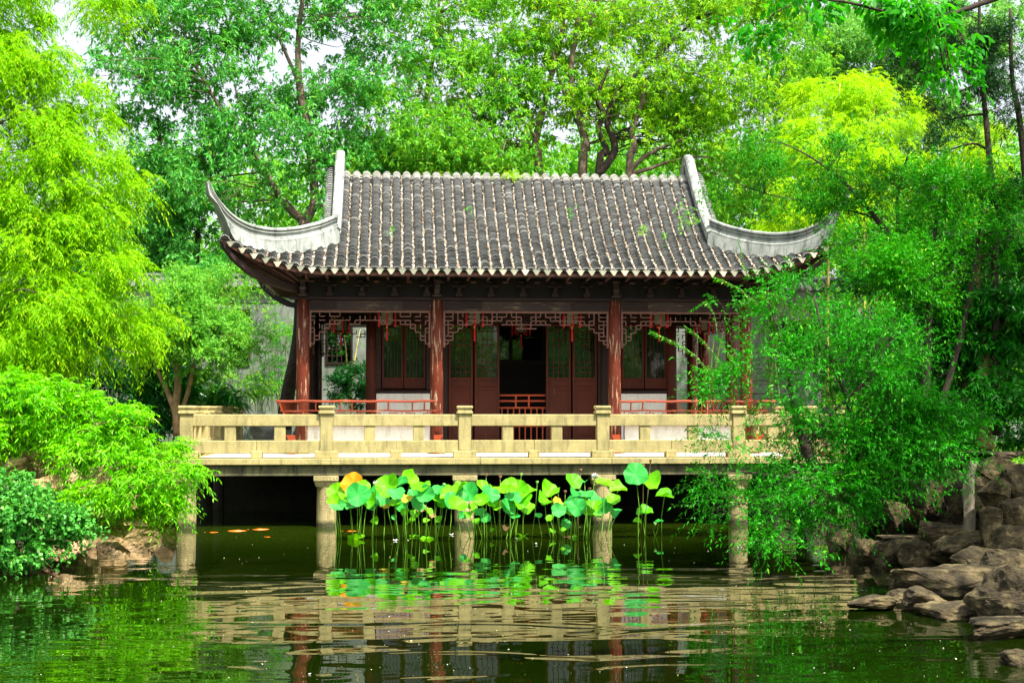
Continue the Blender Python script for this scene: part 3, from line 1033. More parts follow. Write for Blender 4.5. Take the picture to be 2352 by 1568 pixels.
# gable ridges rolling over the top of the roof
for sg in (-1, 1):
    x = CX + sg * (GH + .02)
    pts, H = [], []
    for y in list(np.linspace(36.35, YR - .55, 22)) + list(np.linspace(YR - .4, YR + .4, 9)) + list(np.linspace(YR + .55, 2 * YR - 36.35, 22)):
        b_ = abs(y - YR)
        off = .44 + .10 * math.exp(-(b_ / .8) ** 2)
        z = zroof(CX, y) + off
        if b_ < 1.2: z += .10 * (1 - b_ / 1.2)
        pts.append(Vector((x, y, z))); H.append(z - zroof(CX, y) + .03)
    mb = MB()
    rings = []
    GL = [(.04, 0), (.085, .03), (.115, .08), (.12, .18), (.10, .22), (.10, .30), (.118, .33), (.118, .40), (.095, .43), (.095, .8), (.13, 1.0)]
    for i, (p, h) in enumerate(zip(pts, H)):
        t = (pts[min(i + 1, len(pts) - 1)] - pts[max(i - 1, 0)]).normalized()
        nrm = Vector((0, -t.z, t.y))
        if nrm.z < 0: nrm = -nrm
        rings.append([p + X1 * hw - nrm * (fr * h) for hw, fr in GL] + [p - X1 * hw - nrm * (fr * h) for hw, fr in GL[::-1]])
    mb.sweep(rings)
    mb.build('gable_ridge', M['ridge'], pav)
    # verge tiles hanging outside the gable ridge
    mb = MB()
    for y in np.arange(36.6, 2 * YR - 36.6, .085):
        z = zroof(CX, y)
        xo = CX + sg * (GH + .24)
        t = Vector((0, .1, zroof(CX, y + .1) - z)).normalized()
        q = Vector((xo, y, z + .10))
        mb.sweep([[q + X1 * (.12 * math.cos(math.pi * k / 6)) + Vector((0, -t.z, t.y)) * (.11 * math.sin(math.pi * k / 6)) - t * dd + Vector((0, -t.z, t.y)) * (.02 if dd > 0 else 0) for k in range(7)] for dd in (.055, -.055)], close=False, val=.55 + random.random() * .3)
    mb.build('verge_tiles', M['tile'], pav)
    mb = MB()
    xg = CX + sg * (GH - .02)
    ysg = np.linspace(YG, 2 * YR - YG, 16)
    mb.face_add([(xg, y, zroof(CX, YG) - .3) for y in ysg] + [(xg, y, zroof(CX, y) + .02) for y in ysg], [(i, i + 1, i + 17, i + 16) for i in range(15)])
    mb.build('gable_wall', M['plaster'], pav)

# soffit, rafters, hip beams
def eloop(n):
    """outer eave line and matching inner plate line, once round"""
    out = []
    for k in range(n):
        a = -7.06 + 14.12 * k / n
        out.append(((CX + a, float(ye(abs(a))) + .04, float(ze(abs(a))) - .03), (CX + max(-5.28, min(5.28, a)), 36.05, 5.62 - .30 * min(1, max(0, (abs(a) - 4.8) / 2.0)))))
    for k in range(n):
        y = YR - 4.8 + 9.6 * k / n
        e = float(ae(y)) - .04
        out.append(((CX + e, y, Z0E + float(lift((abs(y - YR) - 2.2) / 2.6)) - .03), (CX + 5.28, max(36.05, min(42.55, y)), 5.62 - .30 * min(1, max(0, (abs(y - YR) - 2.6) / 2.0)))))
    m_ = len(out)
    for k in range(m_):
        (a, b_, c_), (d, e, f) = out[k]
        out.append(((2 * CX - a, 2 * YR - b_, c_), (2 * CX - d, 2 * YR - e, f)))
    return out
LP = eloop(60)
mb = MB()
for k in range(len(LP)):
    (o1, i1), (o2, i2) = LP[k], LP[(k + 1) % len(LP)]
    mb.face_add([o1, o2, i2, i1], [(0, 1, 2, 3)])
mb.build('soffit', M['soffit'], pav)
mb = MB()
mb.box(COLX[0], COLX[3], 36.0, 42.6, 5.16, 5.2)
mb.build('ceiling', M['wood_black'], pav)
mb = MB()
for k in range(0, len(LP), 1):
    if k % 2: continue
    o1, i1 = Vector(LP[k][0]), Vector(LP[k][1])
    d = (o1 - i1)
    if d.length < .2: continue
    mb.tube([i1 + Vector((0, 0, -.05)), o1 - d.normalized() * .05 + Vector((0, 0, -.065))], [.034, .034], 6)
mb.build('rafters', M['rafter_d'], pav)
mb = MB()
for k in range(len(LP)):
    o1, o2 = Vector(LP[k][0]), Vector(LP[(k + 1) % len(LP)][0])
    if (o2 - o1).length > .6: continue
    z = Vector((0, 0, 1))
    c = Vector((CX, YR, 0))
    inn = (Vector((c.x, c.y, 0)) - Vector((o1.x, o1.y, 0))).normalized() * .03
    mb.face_add([o1 - z * .085, o2 - z * .085, o2 + z * .0, o1 + z * .0, o1 - z * .085 + inn, o2 - z * .085 + inn, o2 + inn, o1 + inn], [(0, 1, 2, 3), (7, 6, 5, 4), (0, 4, 5, 1)])
mb.build('eave_board', M['rafter'], pav)
for sx_ in (1, -1):
    for sy_ in (1, -1):
        mb = MB()
        pth = [(5.0, 36.3, 5.22), (5.5, 35.85, 5.26), (6.1, 35.3, 5.40), (6.5, 34.95, 5.62), (6.8, 34.75, 5.88), (7.0, 34.62, 6.15), (7.05, 34.6, 6.3)]
        rings = []
        for j, (a, y, z) in enumerate(pth):
            w = .11 - .05 * j / 6; hh = .17 - .08 * j / 6
            c = Vector((CX - a * sx_, y if sy_ > 0 else 2 * YR - y, z))
            l = Vector((sy_ * .6, -sx_ * .8, 0)).normalized() * w
            rings.append([c + l, c + l + Vector((0, 0, hh)), c - l + Vector((0, 0, hh)), c - l])
        mb.sweep(rings)
        mb.build('hip_beam', M['soffit'], pav)

# columns
def column(x, y, mat, r=.15, parent=pav):
    mb = MB()
    mb.lathe((x, y, TZ), [(r * 1.02, .14), (r * 1.03, .9), (r, 2.2), (r * .94, 3.64)], 20)
    o = mb.build('column', mat, parent, smooth=True)
    mb = MB()
    mb.lathe((x, y, TZ + .004), [(r * 1.35, 0), (r * 1.5, .05), (r * 1.3, .12), (r * 1.08, .14)], 20)
    mb.build('column_base', M['granite'], o, smooth=True)
for x in COLX:
    column(x, COLY[0], M['column'])
    column(x, COLY[3], M['column'])
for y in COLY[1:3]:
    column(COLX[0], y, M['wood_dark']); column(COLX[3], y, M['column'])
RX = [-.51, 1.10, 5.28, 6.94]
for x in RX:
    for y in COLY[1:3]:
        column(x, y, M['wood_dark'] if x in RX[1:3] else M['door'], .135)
# head beams
def plank(x0, x1, y, z0, z1, mat, name, th=.12, side=False):
    mb = MB()
    if side: mb.box(y - th / 2, y + th / 2, x0, x1, z0, z1, .01)
    else: mb.box(x0, x1, y - th / 2, y + th / 2, z0, z1, .01)
    return mb.build(name, mat, pav)
for (y, sgn) in ((36.0, -1), (42.6, 1)):
    for x0, x1 in zip(COLX[:-1], COLX[1:]):
        L = x1 - x0
        plank(x0 + .14, x1 - .14, y, 4.845, 5.085, M['beam'], 'head_beam')
        for c0, c1 in ((x0 + .18, x0 + L * .25), (x1 - L * .25, x1 - .18)):       # carved fields at both ends of the beam
            mb = MB(); mb.box(c0, c1, y + sgn * .062, y + sgn * .072, 4.875, 5.055, .004)
            mb.build('carved_field', M['wood_dark'], pav)
    plank(COLX[0] - .32, COLX[3] + .32, y + sgn * .02, 5.088, 5.155, M['wood_dark'], 'plate', .24)
    plank(COLX[0] - .1, COLX[3] + .1, y + .06, 5.158, 5.66, M['wood_black'], 'bracket_board', .08)
for x in (COLX[0], COLX[3]):
    for y0, y1 in zip(COLY[:-1], COLY[1:]):
        plank(y0 + .14, y1 - .14, x, 4.845, 5.085, M['beam'], 'head_beam', side=True)
    plank(COLY[0] + .15, COLY[3] - .15, x, 5.088, 5.155, M['wood_dark'], 'plate', .24, True)
    plank(COLY[0] + .15, COLY[3] - .15, x, 5.158, 5.66, M['wood_black'], 'bracket_board', .08, True)
# bracket blocks between the plate and the eave
for x in np.arange(COLX[0] + .62, COLX[3] - .3, .76):
    mb = MB()
    mb.box(x - .09, x + .09, 35.86, 35.99, 5.17, 5.27, .01)
    mb.box(x - .05, x + .05, 35.80, 35.98, 5.27, 5.40, .01)
    mb.box(x - .17, x + .17, 35.84, 35.97, 5.40, 5.45, .01)
    mb.build('bracket', M['wood_dark'], pav)
for x in np.arange(COLX[0] + .2, COLX[3], .38):
    mb = MB(); mb.box(x - .06, x + .06, 35.90, 35.985, 5.50, 5.53, .004); mb.build('bracket_tip', M['lattice'], pav)
for x in COLX:
    mb = MB()
    mb.box(x - .06, x + .06, 35.70, 35.86, 5.16, 5.62, .012)
    mb.box(x - .085, x + .085, 35.67, 35.84, 5.50, 5.56, .01)
    mb.box(x - .08, x + .08, 35.66, 35.82, 5.30, 5.37, .02)
    mb.box(x - .11, x + .11, 35.68, 35.84, 5.165, 5.20, .01)
    mb.build('carved_bracket', M['beam'], pav)

# hanging fretwork
def fret(x0, x1, y, seed, lobe, side=False, ztop=4.79):
    rr = random.Random(seed)
    mb = MB()
    def bar(a0, b0, a1, b1, w=.023):
        if side: mb.box(y - .02, y + .02, a0 - w / 2, a1 + w / 2, b0 - w / 2, b1 + w / 2, .004)
        else: mb.box(a0 - w / 2, a1 + w / 2, y - .02, y + .02, b0 - w / 2, b1 + w / 2, .004)
    L = x1 - x0
    n = int(round(L / .118)); n += n % 2
    cw = L / n; chh = .092
    def depth(i):
        d = min(i, n - 1 - i)
        base = [8, 7, 5, 4, 3][d] if d < 5 else (2 if (d // 2) % 2 else 3)
        m_ = abs(i - (n - 1) / 2)
        if lobe and m_ < 1.6: base = 4
        elif lobe and m_ < 3.6: base = 3
        return base
    for i in range(n // 2):
        D = depth(i)
        for j in range(D):
            # every cell: bottom bar and right bar, thinned at random so that the bars interlock
            last = j == D - 1
            keep_h = last or rr.random() < .52
            Dn = depth(i + 1)
            keep_v = (j >= Dn) or rr.random() < .50 or (last and rr.random() < .8)
            for m_ in (0, 1):
                a0 = x0 + i * cw; a1 = a0 + cw
                if m_: a0, a1 = x1 - (a1 - x0), x1 - (a0 - x0)
                if keep_h: bar(a0, ztop - (j + 1) * chh, a1, ztop - (j + 1) * chh)
                if keep_v:
                    xv = a1 if not m_ else a0
                    bar(xv, ztop - (j + 1) * chh, xv, ztop - j * chh)
    o = mb.build('fretwork', M['lattice'], pav)
    mb = MB()
    def box(a0, a1, b0, b1, d=.03):
        if side: mb.box(y - d, y + d, a0, a1, b0, b1, .006)
        else: mb.box(a0, a1, y - d, y + d, b0, b1, .006)
    box(x0, x1, ztop, ztop + .048)
    for xe in (x0, x1 - .045):
        box(xe, xe + .045, 4.08, ztop - .002)
        box(xe - .012, xe + .057, 4.03, 4.08, .045)
        box(xe - .002, xe + .047, 3.97, 4.03, .035)
    mb.build('fretwork_frame', M['lattice'], o)
for i in range(3):
    for y in (36.0, 42.6):
        fret(COLX[i] + .15, COLX[i + 1] - .15, y, 3 if i != 1 else 8, i == 1)
for x in (COLX[0], COLX[3]):
    for j in range(3):
        fret(COLY[j] + .15, COLY[j + 1] - .15, x, 4 + j, False, True)

# room: doors, windows, walls
YD = 37.58
def xd(u): return at(u, 900, YD).x
def leaf_door(x0, x1, y, seed, name='door'):
    mb = MB(); s = .055
    mb.box(x0, x0 + s, y - .03, y + .03, 1.60, 4.62, .006)
    mb.box(x1 - s, x1, y - .03, y + .03, 1.60, 4.62, .006)
    for z0, z1 in ((1.60, 1.66), (1.80, 1.85), (3.00, 3.06), (3.24, 3.30), (4.56, 4.62)):
        mb.box(x0 + s, x1 - s, y - .028, y + .028, z0, z1, .004)
    d = mb.build(name, M['door'], pav)
    mb = MB(); mb.box(x0 + s, x1 - s, y - .008, y + .008, 3.30, 4.56); mb.build('glass_pane', M['glass'], d)
    mb = MB()
    for z0, z1 in ((1.66, 1.80), (1.85, 3.00), (3.06, 3.24)):
        mb.box(x0 + s, x1 - s, y - .012, y + .012, z0, z1)
        mb.box(x0 + s + .04, x1 - s - .04, y - .022, y - .013, z0 + .03, z1 - .03, .006)
    mb.build('wood_panel', M['door'], d)
    mb = MB(); rr = random.Random(seed); yb = y - .016
    W = x1 - x0 - 2 * s
    for k in range(1, 4):
        xx = x0 + s + W * k / 4
        mb.box(xx - .008, xx + .008, yb - .012, yb + .006, 3.30, 4.56)
    for zz in (3.42, 3.55, 3.68, 4.1, 4.22, 4.44):
        q = rr.choice((0, .12, .25))
        mb.box(x0 + s + W * q, x1 - s - W * q, yb - .012, yb + .006, zz - .008, zz + .008)
    mb.build('glazing_bars', M['door'], d)
for u0, u1 in ((1030, 1086), (1090, 1147), (1254, 1311), (1315, 1371)):
    leaf_door(xd(u0), xd(u1), YD, int(u0))
def leaf_window(x0, x1, y, seed):
    mb = MB(); s = .05
    mb.box(x0, x0 + s, y - .03, y + .03, 3.02, 4.62, .006)
    mb.box(x1 - s, x1, y - .03, y + .03, 3.02, 4.62, .006)
    for z0, z1 in ((3.02, 3.07), (3.23, 3.29), (4.56, 4.62)):
        mb.box(x0 + s, x1 - s, y - .028, y + .028, z0, z1, .004)
    d = mb.build('window', M['door'], pav)
    mb = MB(); mb.box(x0 + s, x1 - s, y - .008, y + .008, 3.29, 4.56); mb.build('glass_pane', M['glass'], d)
    mb = MB(); mb.box(x0 + s, x1 - s, y - .012, y + .012, 3.07, 3.23); mb.build('wood_panel', M['door'], d)
    mb = MB()
    for k in range(1, 5):
        xx = x0 + s + (x1 - x0 - 2 * s) * k / 5
        mb.box(xx - .006, xx + .006, y - .018, y - .009, 3.29, 4.56)
    mb.build('glazing_bars', M['door'], d)
for u0, u1 in ((877, 926), (928, 977), (1428, 1479), (1481, 1531)):
    leaf_window(xd(u0), xd(u1), YD, int(u0))
for a, b_ in ((RX[0] + .1, RX[1] - .1), (RX[2] + .1, RX[3] - .1)):
    mb = MB(); mb.box(a, b_, YD - .10, YD + .10, 2.90, 2.99, .03)
    mb.build('window_sill', M['wood_dark'], pav)
    mb = MB(); mb.box(a + .03, b_ - .03, YD - .07, YD + .07, TZ + .004, 2.898)
    mb.build('sill_wall', M['white'], pav)
mb = MB()      # posts and heads that close the gaps
for a, b_ in ((RX[0] + .12, xd(875)), (xd(979), RX[1] - .1), (RX[1] + .12, xd(1028)), (xd(1373), RX[2] - .1), (RX[2] + .1, xd(1426)), (xd(1533), RX[3] - .1)):
    if b_ > a: mb.box(a, b_, YD - .05, YD + .05, 1.5 if a > 1 and b_ < 5.3 else 3.0, 4.64)
mb.box(RX[0], RX[3], YD - .06, YD + .06, 4.642, 5.15)
mb.build('door_frame', M['wood_dark'], pav)
mb = MB(); mb.box(RX[1] + .1, RX[2] - .1, YD - .07, YD + .07, TZ + .004, 1.585, .01)
for u in (1035, 1143, 1262, 1362): mb.box(xd(u) - .10, xd(u) + .10, YD - .13, YD - .072, TZ + .004, 1.64, .01)
mb.build('threshold', M['door'], pav)
mb = MB()
for x in (RX[0], RX[3]):
    mb.box(x - .04, x + .04, COLY[1] + .12, COLY[2] - .12, TZ + .004, 5.15)
mb.box(RX[0] + .12, xd(1120), COLY[2] - .04, COLY[2] + .04, TZ + .004, 5.15)
mb.box(5.0, RX[3] - .12, COLY[2] - .04, COLY[2] + .04, TZ + .004, 5.15)
mb.build('room_wall', M['wood_dark'], pav)
xa = at(1120, 900, 41).x
mb = MB(); mb.box(xd(1120) + .002, 4.998, COLY[2] - .03, COLY[2] + .03, TZ + .004, 3.77); mb.build('screen_wall', M['wood_black'], pav)
for a, b_ in ((xd(1120) + .004, 3.19), (3.194, 4.08), (4.084, 4.996)):
    mb = MB(); mb.box(a, b_, COLY[2] - .01, COLY[2] + .01, 3.85, 4.7)
    w_ = MB()
    for q in (a, b_ - .05): w_.box(q, q + .05, COLY[2] - .03, COLY[2] + .03, 3.772, 5.15)
    w_.box(a + .05, b_ - .05, COLY[2] - .028, COLY[2] + .028, 3.772, 3.85); w_.box(a + .05, b_ - .05, COLY[2] - .028, COLY[2] + .028, 4.7, 5.15)
    f_ = w_.build('window', M['wood_dark'], pav)
    mb.build('glass_pane', M['glass'], f_)
# low red gate inside the doorway
mb = MB()
ga, gb = xd(1147), xd(1254); yg = YD + .12
for z in (2.10, 2.55, 2.72, 2.86):
    mb.box(ga, gb, yg - .02, yg + .02, z - .022, z + .022, .004)
for k in range(8):
    xx = ga + (gb - ga) * (k + .5) / 8
    mb.box(xx - .014, xx + .014, yg - .016, yg + .016, 1.66, 2.53)
for f in (.36, .64): mb.box(ga + (gb - ga) * f - .02, ga + (gb - ga) * f + .02, yg - .018, yg + .018, 2.57, 2.84)
mb.build('low_gate', M['bench'], pav)

# bench seats with leaning backs
def lean_rail(path, inward, name='bench_back'):
    """path: plan points along the foot of the back; leans outwards"""
    mb = MB()
    ptsb = [Vector(p) for p in path]
    for p, q, nrm in zip(ptsb[:-1], ptsb[1:], inward):
        nrm = Vector(nrm)
        d = (q - p); L = d.length; d.normalize()
        def P(s, z):
            t = (z - 2.18) / (2.70 - 2.18)
            lean = .34 * t + .06 * math.sin(math.pi * t)
            return p + d * s - nrm * lean + Vector((0, 0, z))
        ext = .34
        n = max(2, int(L / .35))
        for z, w in ((2.70, .05), (2.48, .034), (2.22, .03)):
            e0 = -ext * ((z - 2.18) / .52) if mit[0] else 0
            e1 = ext * ((z - 2.18) / .52) if mit[1] else 0
            mb.tube([P(e0 + (L + e1 - e0) * k / 12, z) + Vector((0, 0, .010 * math.sin(k * 2.1 + L))) for k in range(13)], w / 1.7, 7)
        for k in range(int(L / 1.0) * 2 + 2):
            s = L * (k + .5) / (int(L / 1.0) * 2 + 2)
            s += -.07 if k % 2 else .07
            mb.tube([P(s, 2.48), P(s, 2.70)], .02, 5)
        # key fret below the middle rail
        s = .04
        j = 0
        while s < L - .2:
            w = .20
            zA = 2.42 if j % 2 else 2.33
            mb.tube([P(s, 2.33), P(s, 2.42)], .011, 4)
            mb.tube([P(s, zA), P(s + w, zA)], .011, 4)
            if j % 3 == 0: mb.tube([P(s + w * .5, zA), P(s + w * .5, 2.48)], .011, 4)
            if j % 3 == 1: mb.tube([P(s + w * .5, 2.22), P(s + w * .5, zA)], .011, 4)
            s += w; j += 1
        mb.tube([P(0, 2.28), P(L, 2.28)], .010, 4)
    return mb
def bench(pts, nrm, mits):
    mb = MB()
    seat = MB(); wall = MB()
    global mit
    for (p, q), n_, m_ in zip(zip(pts[:-1], pts[1:]), nrm, mits):
        mit = m_
        s = lean_rail([(p[0], p[1], 0), (q[0], q[1], 0)], [n_])
        o = len(mb.v); mb.v += s.v; mb.f += [tuple(i + o for i in f) for f in s.f]; mb.a += s.a
        x0, x1 = sorted((p[0], q[0])); y0, y1 = sorted((p[1], q[1]))
        if abs(n_[1]) > .5:
            yy = p[1]
            seat.box(x0, x1, min(yy, yy + n_[1] * .42) , max(yy, yy + n_[1] * .42), 2.125, 2.175, .015)
            a, b_ = sorted((yy + n_[1] * .13, yy + n_[1] * .33))
            wall.box(x0 + .20, x1 - .17, a, b_, TZ + .004, 2.122)
        else:
            xx = p[0]
            seat.box(min(xx, xx + n_[0] * .42), max(xx, xx + n_[0] * .42), y0 + .43, y1, 2.126, 2.174, .015)
            a, b_ = sorted((xx + n_[0] * .13, xx + n_[0] * .33))
            wall.box(a, b_, y0 + .35, y1 - .2, TZ + .004, 2.121)
    o = seat.build('bench', M['bench'], pav)
    mb.build('bench_back', M['bench'], o)
    wall.build('bench_wall', M['white'], o)
yb_ = 35.78
bench([(COLX[0] - .22, yb_), (COLX[1] - .02, yb_)], [(0, 1, 0)], [(1, 0)])
bench([(COLX[0] - .22, yb_), (COLX[0] - .22, 42.5)], [(1, 0, 0)], [(1, 0)])
bench([(COLX[2] + .02, yb_), (COLX[3] + .22, yb_)], [(0, 1, 0)], [(0, 1)])
bench([(COLX[3] + .22, yb_), (COLX[3] + .22, 42.5)], [(-1, 0, 0)], [(1, 0)])
for x, s_ in ((COLX[0] - .22, -1), (COLX[1] + .0, 1), (COLX[2] + .0, -1), (COLX[3] + .2, 1)):
    mb = MB()       # carved red stands under the bench ends
    prof = [(.10, 1.475), (.13, 1.60), (.07, 1.70), (.14, 1.82), (.22, 1.90), (.22, 1.918), (-.12, 1.918), (-.12, 1.475)]
    mb.face_add([(x + s_ * a * .6, 35.62, z) for a, z in prof] + [(x + s_ * a * .6, 35.80, z) for a, z in prof],
                [tuple(range(8)), tuple(range(15, 7, -1))] + [(i, (i + 1) % 8, (i + 1) % 8 + 8, i + 8) for i in range(8)])
    mb.build('bench_stand', M['bench'], pav)

# ------------------------------------------------------------------ lanterns
def tassel(mb_r, x, y, z, L):
    mb_r.lathe((x, y, z), [(.016, 0), (.020, -.05), (.022, -L * .9), (.012, -L)], 7)
def lantern(x, y, z, label, group='palace lanterns under the pavilion eaves'):
    t = thing('palace_lantern', label, 'lantern', (x, y, z), group)
    fr = MB(); pn = MB(); rd = MB(); bd = MB()
    r = .17
    hexa = [(x + r * math.cos(R(60 * k + 30)), y + r * math.sin(R(60 * k + 30))) for k in range(6)]
    for (a, b_), (c_, d) in zip(hexa, hexa[1:] + hexa[:1]):
        fr.tube([(a, b_, z), (a, b_, z - .36)], .012, 5)
        for zz in (z, z - .07, z - .36):
            fr.tube([(a, b_, zz), (c_, d, zz)], .010, 5)
        k_ = .93
        q = [(x + (a - x) * k_, y + (b_ - y) * k_), (x + (c_ - x) * k_, y + (d - y) * k_)]
        pn.face_add([(q[0][0], q[0][1], z - .08), (q[1][0], q[1][1], z - .08), (q[1][0], q[1][1], z - .35), (q[0][0], q[0][1], z - .35)], [(0, 1, 2, 3)])
        ax, ay = x + (a - x) * 1.35, y + (b_ - y) * 1.35
        fr.tube([(x, y, z + .05), (ax, ay, z + .02)], .009, 4)
        tassel(rd, ax, ay, z - .10, .32)
        bd.lathe((ax, ay, z - .035), [(.014, -.02), (.018, 0), (.014, .02)], 6)
    fr.tube([(x, y, z + .36), (x, y, z)], .008, 5)
    tassel(rd, x, y, z - .46, .30)
    bd.lathe((x, y, z - .425), [(.02, -.03), (.026, 0), (.02, .03)], 6)
    fr.build('frame', M['wood_dark'], t); pn.build('panel', M['lantern'], t)
    rd.build('tassel', M['red'], t); bd.build('bead', M['gold'], t)
    return t
YL = 36.85
p = at(889, 722, YL)
lan = lantern(p.x, YL, 4.92, 'red tasselled lantern hanging in the left bay of the pavilion')
for u, l in ((1090, 'red tasselled lantern hanging just right of the second column from the left'), (1314, 'red tasselled lantern hanging just left of the third column'), (1514, 'red tasselled lantern hanging in the right bay of the pavilion')):
    p = at(u, 722, YL); copy_thing(lan, (p.x, YL, 4.92), l)
for u, Y, l in ((783, 38.6, 'dim tasselled lantern over the left side walk of the pavilion'), (1197, 39.2, 'dark tasselled lantern inside the hall above the open doorway'), (1618, 38.0, 'tasselled lantern over the right side walk behind the shrub')):
    p = at(u, 722, Y); copy_thing(lan, (p.x, Y, 4.84), l, rz=.3)

# ------------------------------------------------------------------ garden wall
YW = 48.0
gw = thing('garden_wall', 'tall weathered white garden wall with lattice windows behind the pavilion', 'wall', (3, YW, 1.2))
WZ1 = at(600, 668, YW).z
holes = []
for u0, u1, v0, v1 in ((527, 570, 715, 835), (752, 806, 757, 832), (1772, 1913, 741, 834), (1994, 2053, 760, 834)):
    a, b_ = at(u0, v1, YW), at(u1, v0, YW)
    holes.append((a.x, b_.x, a.z, b_.z))
mb = MB()
xx = -22.0
for a, b_, z0, z1 in holes:
    mb.box(xx, a, YW, YW + .35, .8, WZ1)
    mb.box(a, b_, YW, YW + .35, .8, z0)
    mb.box(a, b_, YW, YW + .35, z1, WZ1)
    xx = b_
mb.box(xx, 26, YW, YW + .35, .8, WZ1)
mb.build('wall_face', M['plaster'], gw)
mb = MB()
mb.box(-22, 26, YW - .06, YW + .41, WZ1 + .002, WZ1 + .10)
mb.box(-22, 26, YW - .03, YW - .002, WZ1 - .36, WZ1 - .33)
mb.build('cornice', M['plaster'], gw)
mb = MB()
mb.sweep([[(x, YW - .22, WZ1 + .11), (x, YW + .175, WZ1 + .42), (x, YW + .57, WZ1 + .11)] for x in (-22, 26)])
for x in np.arange(-21.8, 18, .24):
    mb.tube([(x, YW - .25, WZ1 + .12), (x, YW + .175, WZ1 + .46)], .06, 5, val=random.random() * .6)
mb.tube([(-22, YW + .175, WZ1 + .48), (26, YW + .175, WZ1 + .48)], .08, 6)
mb.build('coping', M['tile'], gw)
for k, (a, b_, z0, z1) in enumerate(holes):
    mb = MB()
    for (p0, p1, q0, q1) in ((a - .06, b_ + .06, z0 - .07, z0), (a - .06, b_ + .06, z1, z1 + .07), (a - .06, a, z0, z1), (b_, b_ + .06, z0, z1)):
        mb.box(p0, p1, YW - .05, YW + .2, q0, q1)
    w_ = mb.build('window', M['wood_dark'], gw)
    mb = MB()
    n = max(4, int((b_ - a) / .13))
    for i in range(1, n):
        x = a + (b_ - a) * i / n
        mb.box(x - .015, x + .015, YW + .1, YW + .14, z0, z1)
    if k:
        m_ = max(3, int((z1 - z0) / .2))
        for i in range(1, m_):
            z = z0 + (z1 - z0) * i / m_
            for j in range(n):
                if random.random() < .6:
                    mb.box(a + (b_ - a) * j / n, a + (b_ - a) * (j + 1) / n, YW + .105, YW + .135, z - .014, z + .014)
    mb.build('lattice', M['wood_dark'], w_)

# ================================================================== TREES AND PLANTS
# --- far-off wood behind the wall (one mass)
rng = np.random.default_rng(77)
G0 = Gaps(rng, 5.0)
P, Cn = lobe_points(rng, [(150, 640, 66, 300, 190, 4), (520, 650, 64, 260, 130, 4), (760, 560, 64, 220, 130, 4), (1050, 600, 66, 300, 210, 4), (1450, 560, 64, 320, 200, 4),
                          (1900, 560, 62, 340, 250, 4), (2300, 560, 62, 260, 300, 4), (1000, 400, 60, 130, 60, 2), (1200, 380, 60, 130, 70, 2), (1400, 370, 60, 130, 70, 2), (1600, 380, 60, 130, 80, 2), (350, 420, 60, 120, 70, 2), (600, 430, 60, 160, 60, 2), (840, 400, 60, 120, 60, 2)], 12, .3, G0, -1.4)
n_ = len(P); S_ = 5
PP = np.repeat(P, S_, 0) + rng.normal(0, .3, (n_ * S_, 3))
v_, k_, r_ = shoot_leaves(rng, PP, norm(rng.normal(0, 1, (n_ * S_, 3)) + np.array([0, 0, .3])), .5 + .4 * rng.random(n_ * S_), 6, .24, .11, 55, .2)
o = arr_mesh('distant_wood', v_, k_, LF['wood'], r_, loc=(2, 65, 3))
tag(o, 'bright green far-off wood seen through the trunks beyond the garden wall', 'wood', kind='stuff')

# --- big trees behind the wall
BT = 'tall broadleaf trees behind the garden wall'
tree('broadleaf_tree', 'tall blue green tree with a forked trunk behind the left roof corner', 'tree', LF['teal'], M['bark'],
     [(330, 60, 51, 120, 90, 2), (330, 200, 51, 110, 90, 2, .8), (460, 70, 50, 130, 90, 2, .8), (440, 190, 50, 120, 90, 2), (420, 310, 50, 110, 80, 1.8), (560, 250, 50, 120, 90, 1.8), (560, 330, 49.5, 130, 80, 1.5),
      (620, 400, 49.5, 110, 80, 1.3), (720, 360, 49.5, 90, 90, 1.3), (560, 450, 49.5, 80, 60, 1.3), (640, 80, 51, 100, 70, 1.6, .7), (760, 70, 51, 110, 80, 1.6, .7), (780, 200, 51, 100, 90, 1.6, .8),
      (860, 130, 51, 90, 110, 1.6, .8), (870, 270, 51, 100, 90, 1.6), (760, 450, 49.5, 60, 40, 1), (450, 440, 50, 90, 70, 1.5), (820, 350, 50.5, 80, 70, 1.5), (500, -40, 51, 260, 60, 2), (800, -50, 51, 180, 60, 2)],
     [[(690, 960, 50.5, 0.302), (698, 700, 50.5, 0.259), (700, 505, 50.5, 0.216)],
      [(700, 508, 50.5, 0.158), (662, 475, 50.4, 0.137), (610, 400, 50.2, 0.108), (560, 320, 50, 0.079), (500, 240, 50, 0.058), (440, 130, 50, 0.036)],
      [(702, 508, 50.5, 0.173), (722, 460, 50.6, 0.144), (716, 380, 50.6, 0.144), (704, 290, 50.6, 0.144), (690, 215, 50.6, 0.130), (684, 120, 50.6, 0.094), (690, 40, 50.6, 0.079), (700, -40, 50.6, 0.058)],
      [(702, 255, 50.6, 0.086), (735, 225, 50.5, 0.072), (752, 200, 50.5, 0.050)],
      [(686, 190, 50.6, 0.072), (655, 120, 50.4, 0.058), (620, 40, 50.3, 0.043), (590, -20, 50, 0.029)],
      [(725, 470, 50.6, 0.094), (765, 480, 50.6, 0.065), (790, 440, 50.4, 0.043)],
      [(600, 385, 50, 0.058), (560, 280, 50, 0.043), (540, 200, 50, 0.029)]],
     seed=21, dens=8.5, shoots=6, n=8, ll=.175, lw=.055, L=.24, spread=.42, pad=.65, ppn=17, ang=62, droop=.25, tmin=.5, ldroop=.45, gap=3.0, gthr=-.55, outward=.4, limbs=70, group=BT)
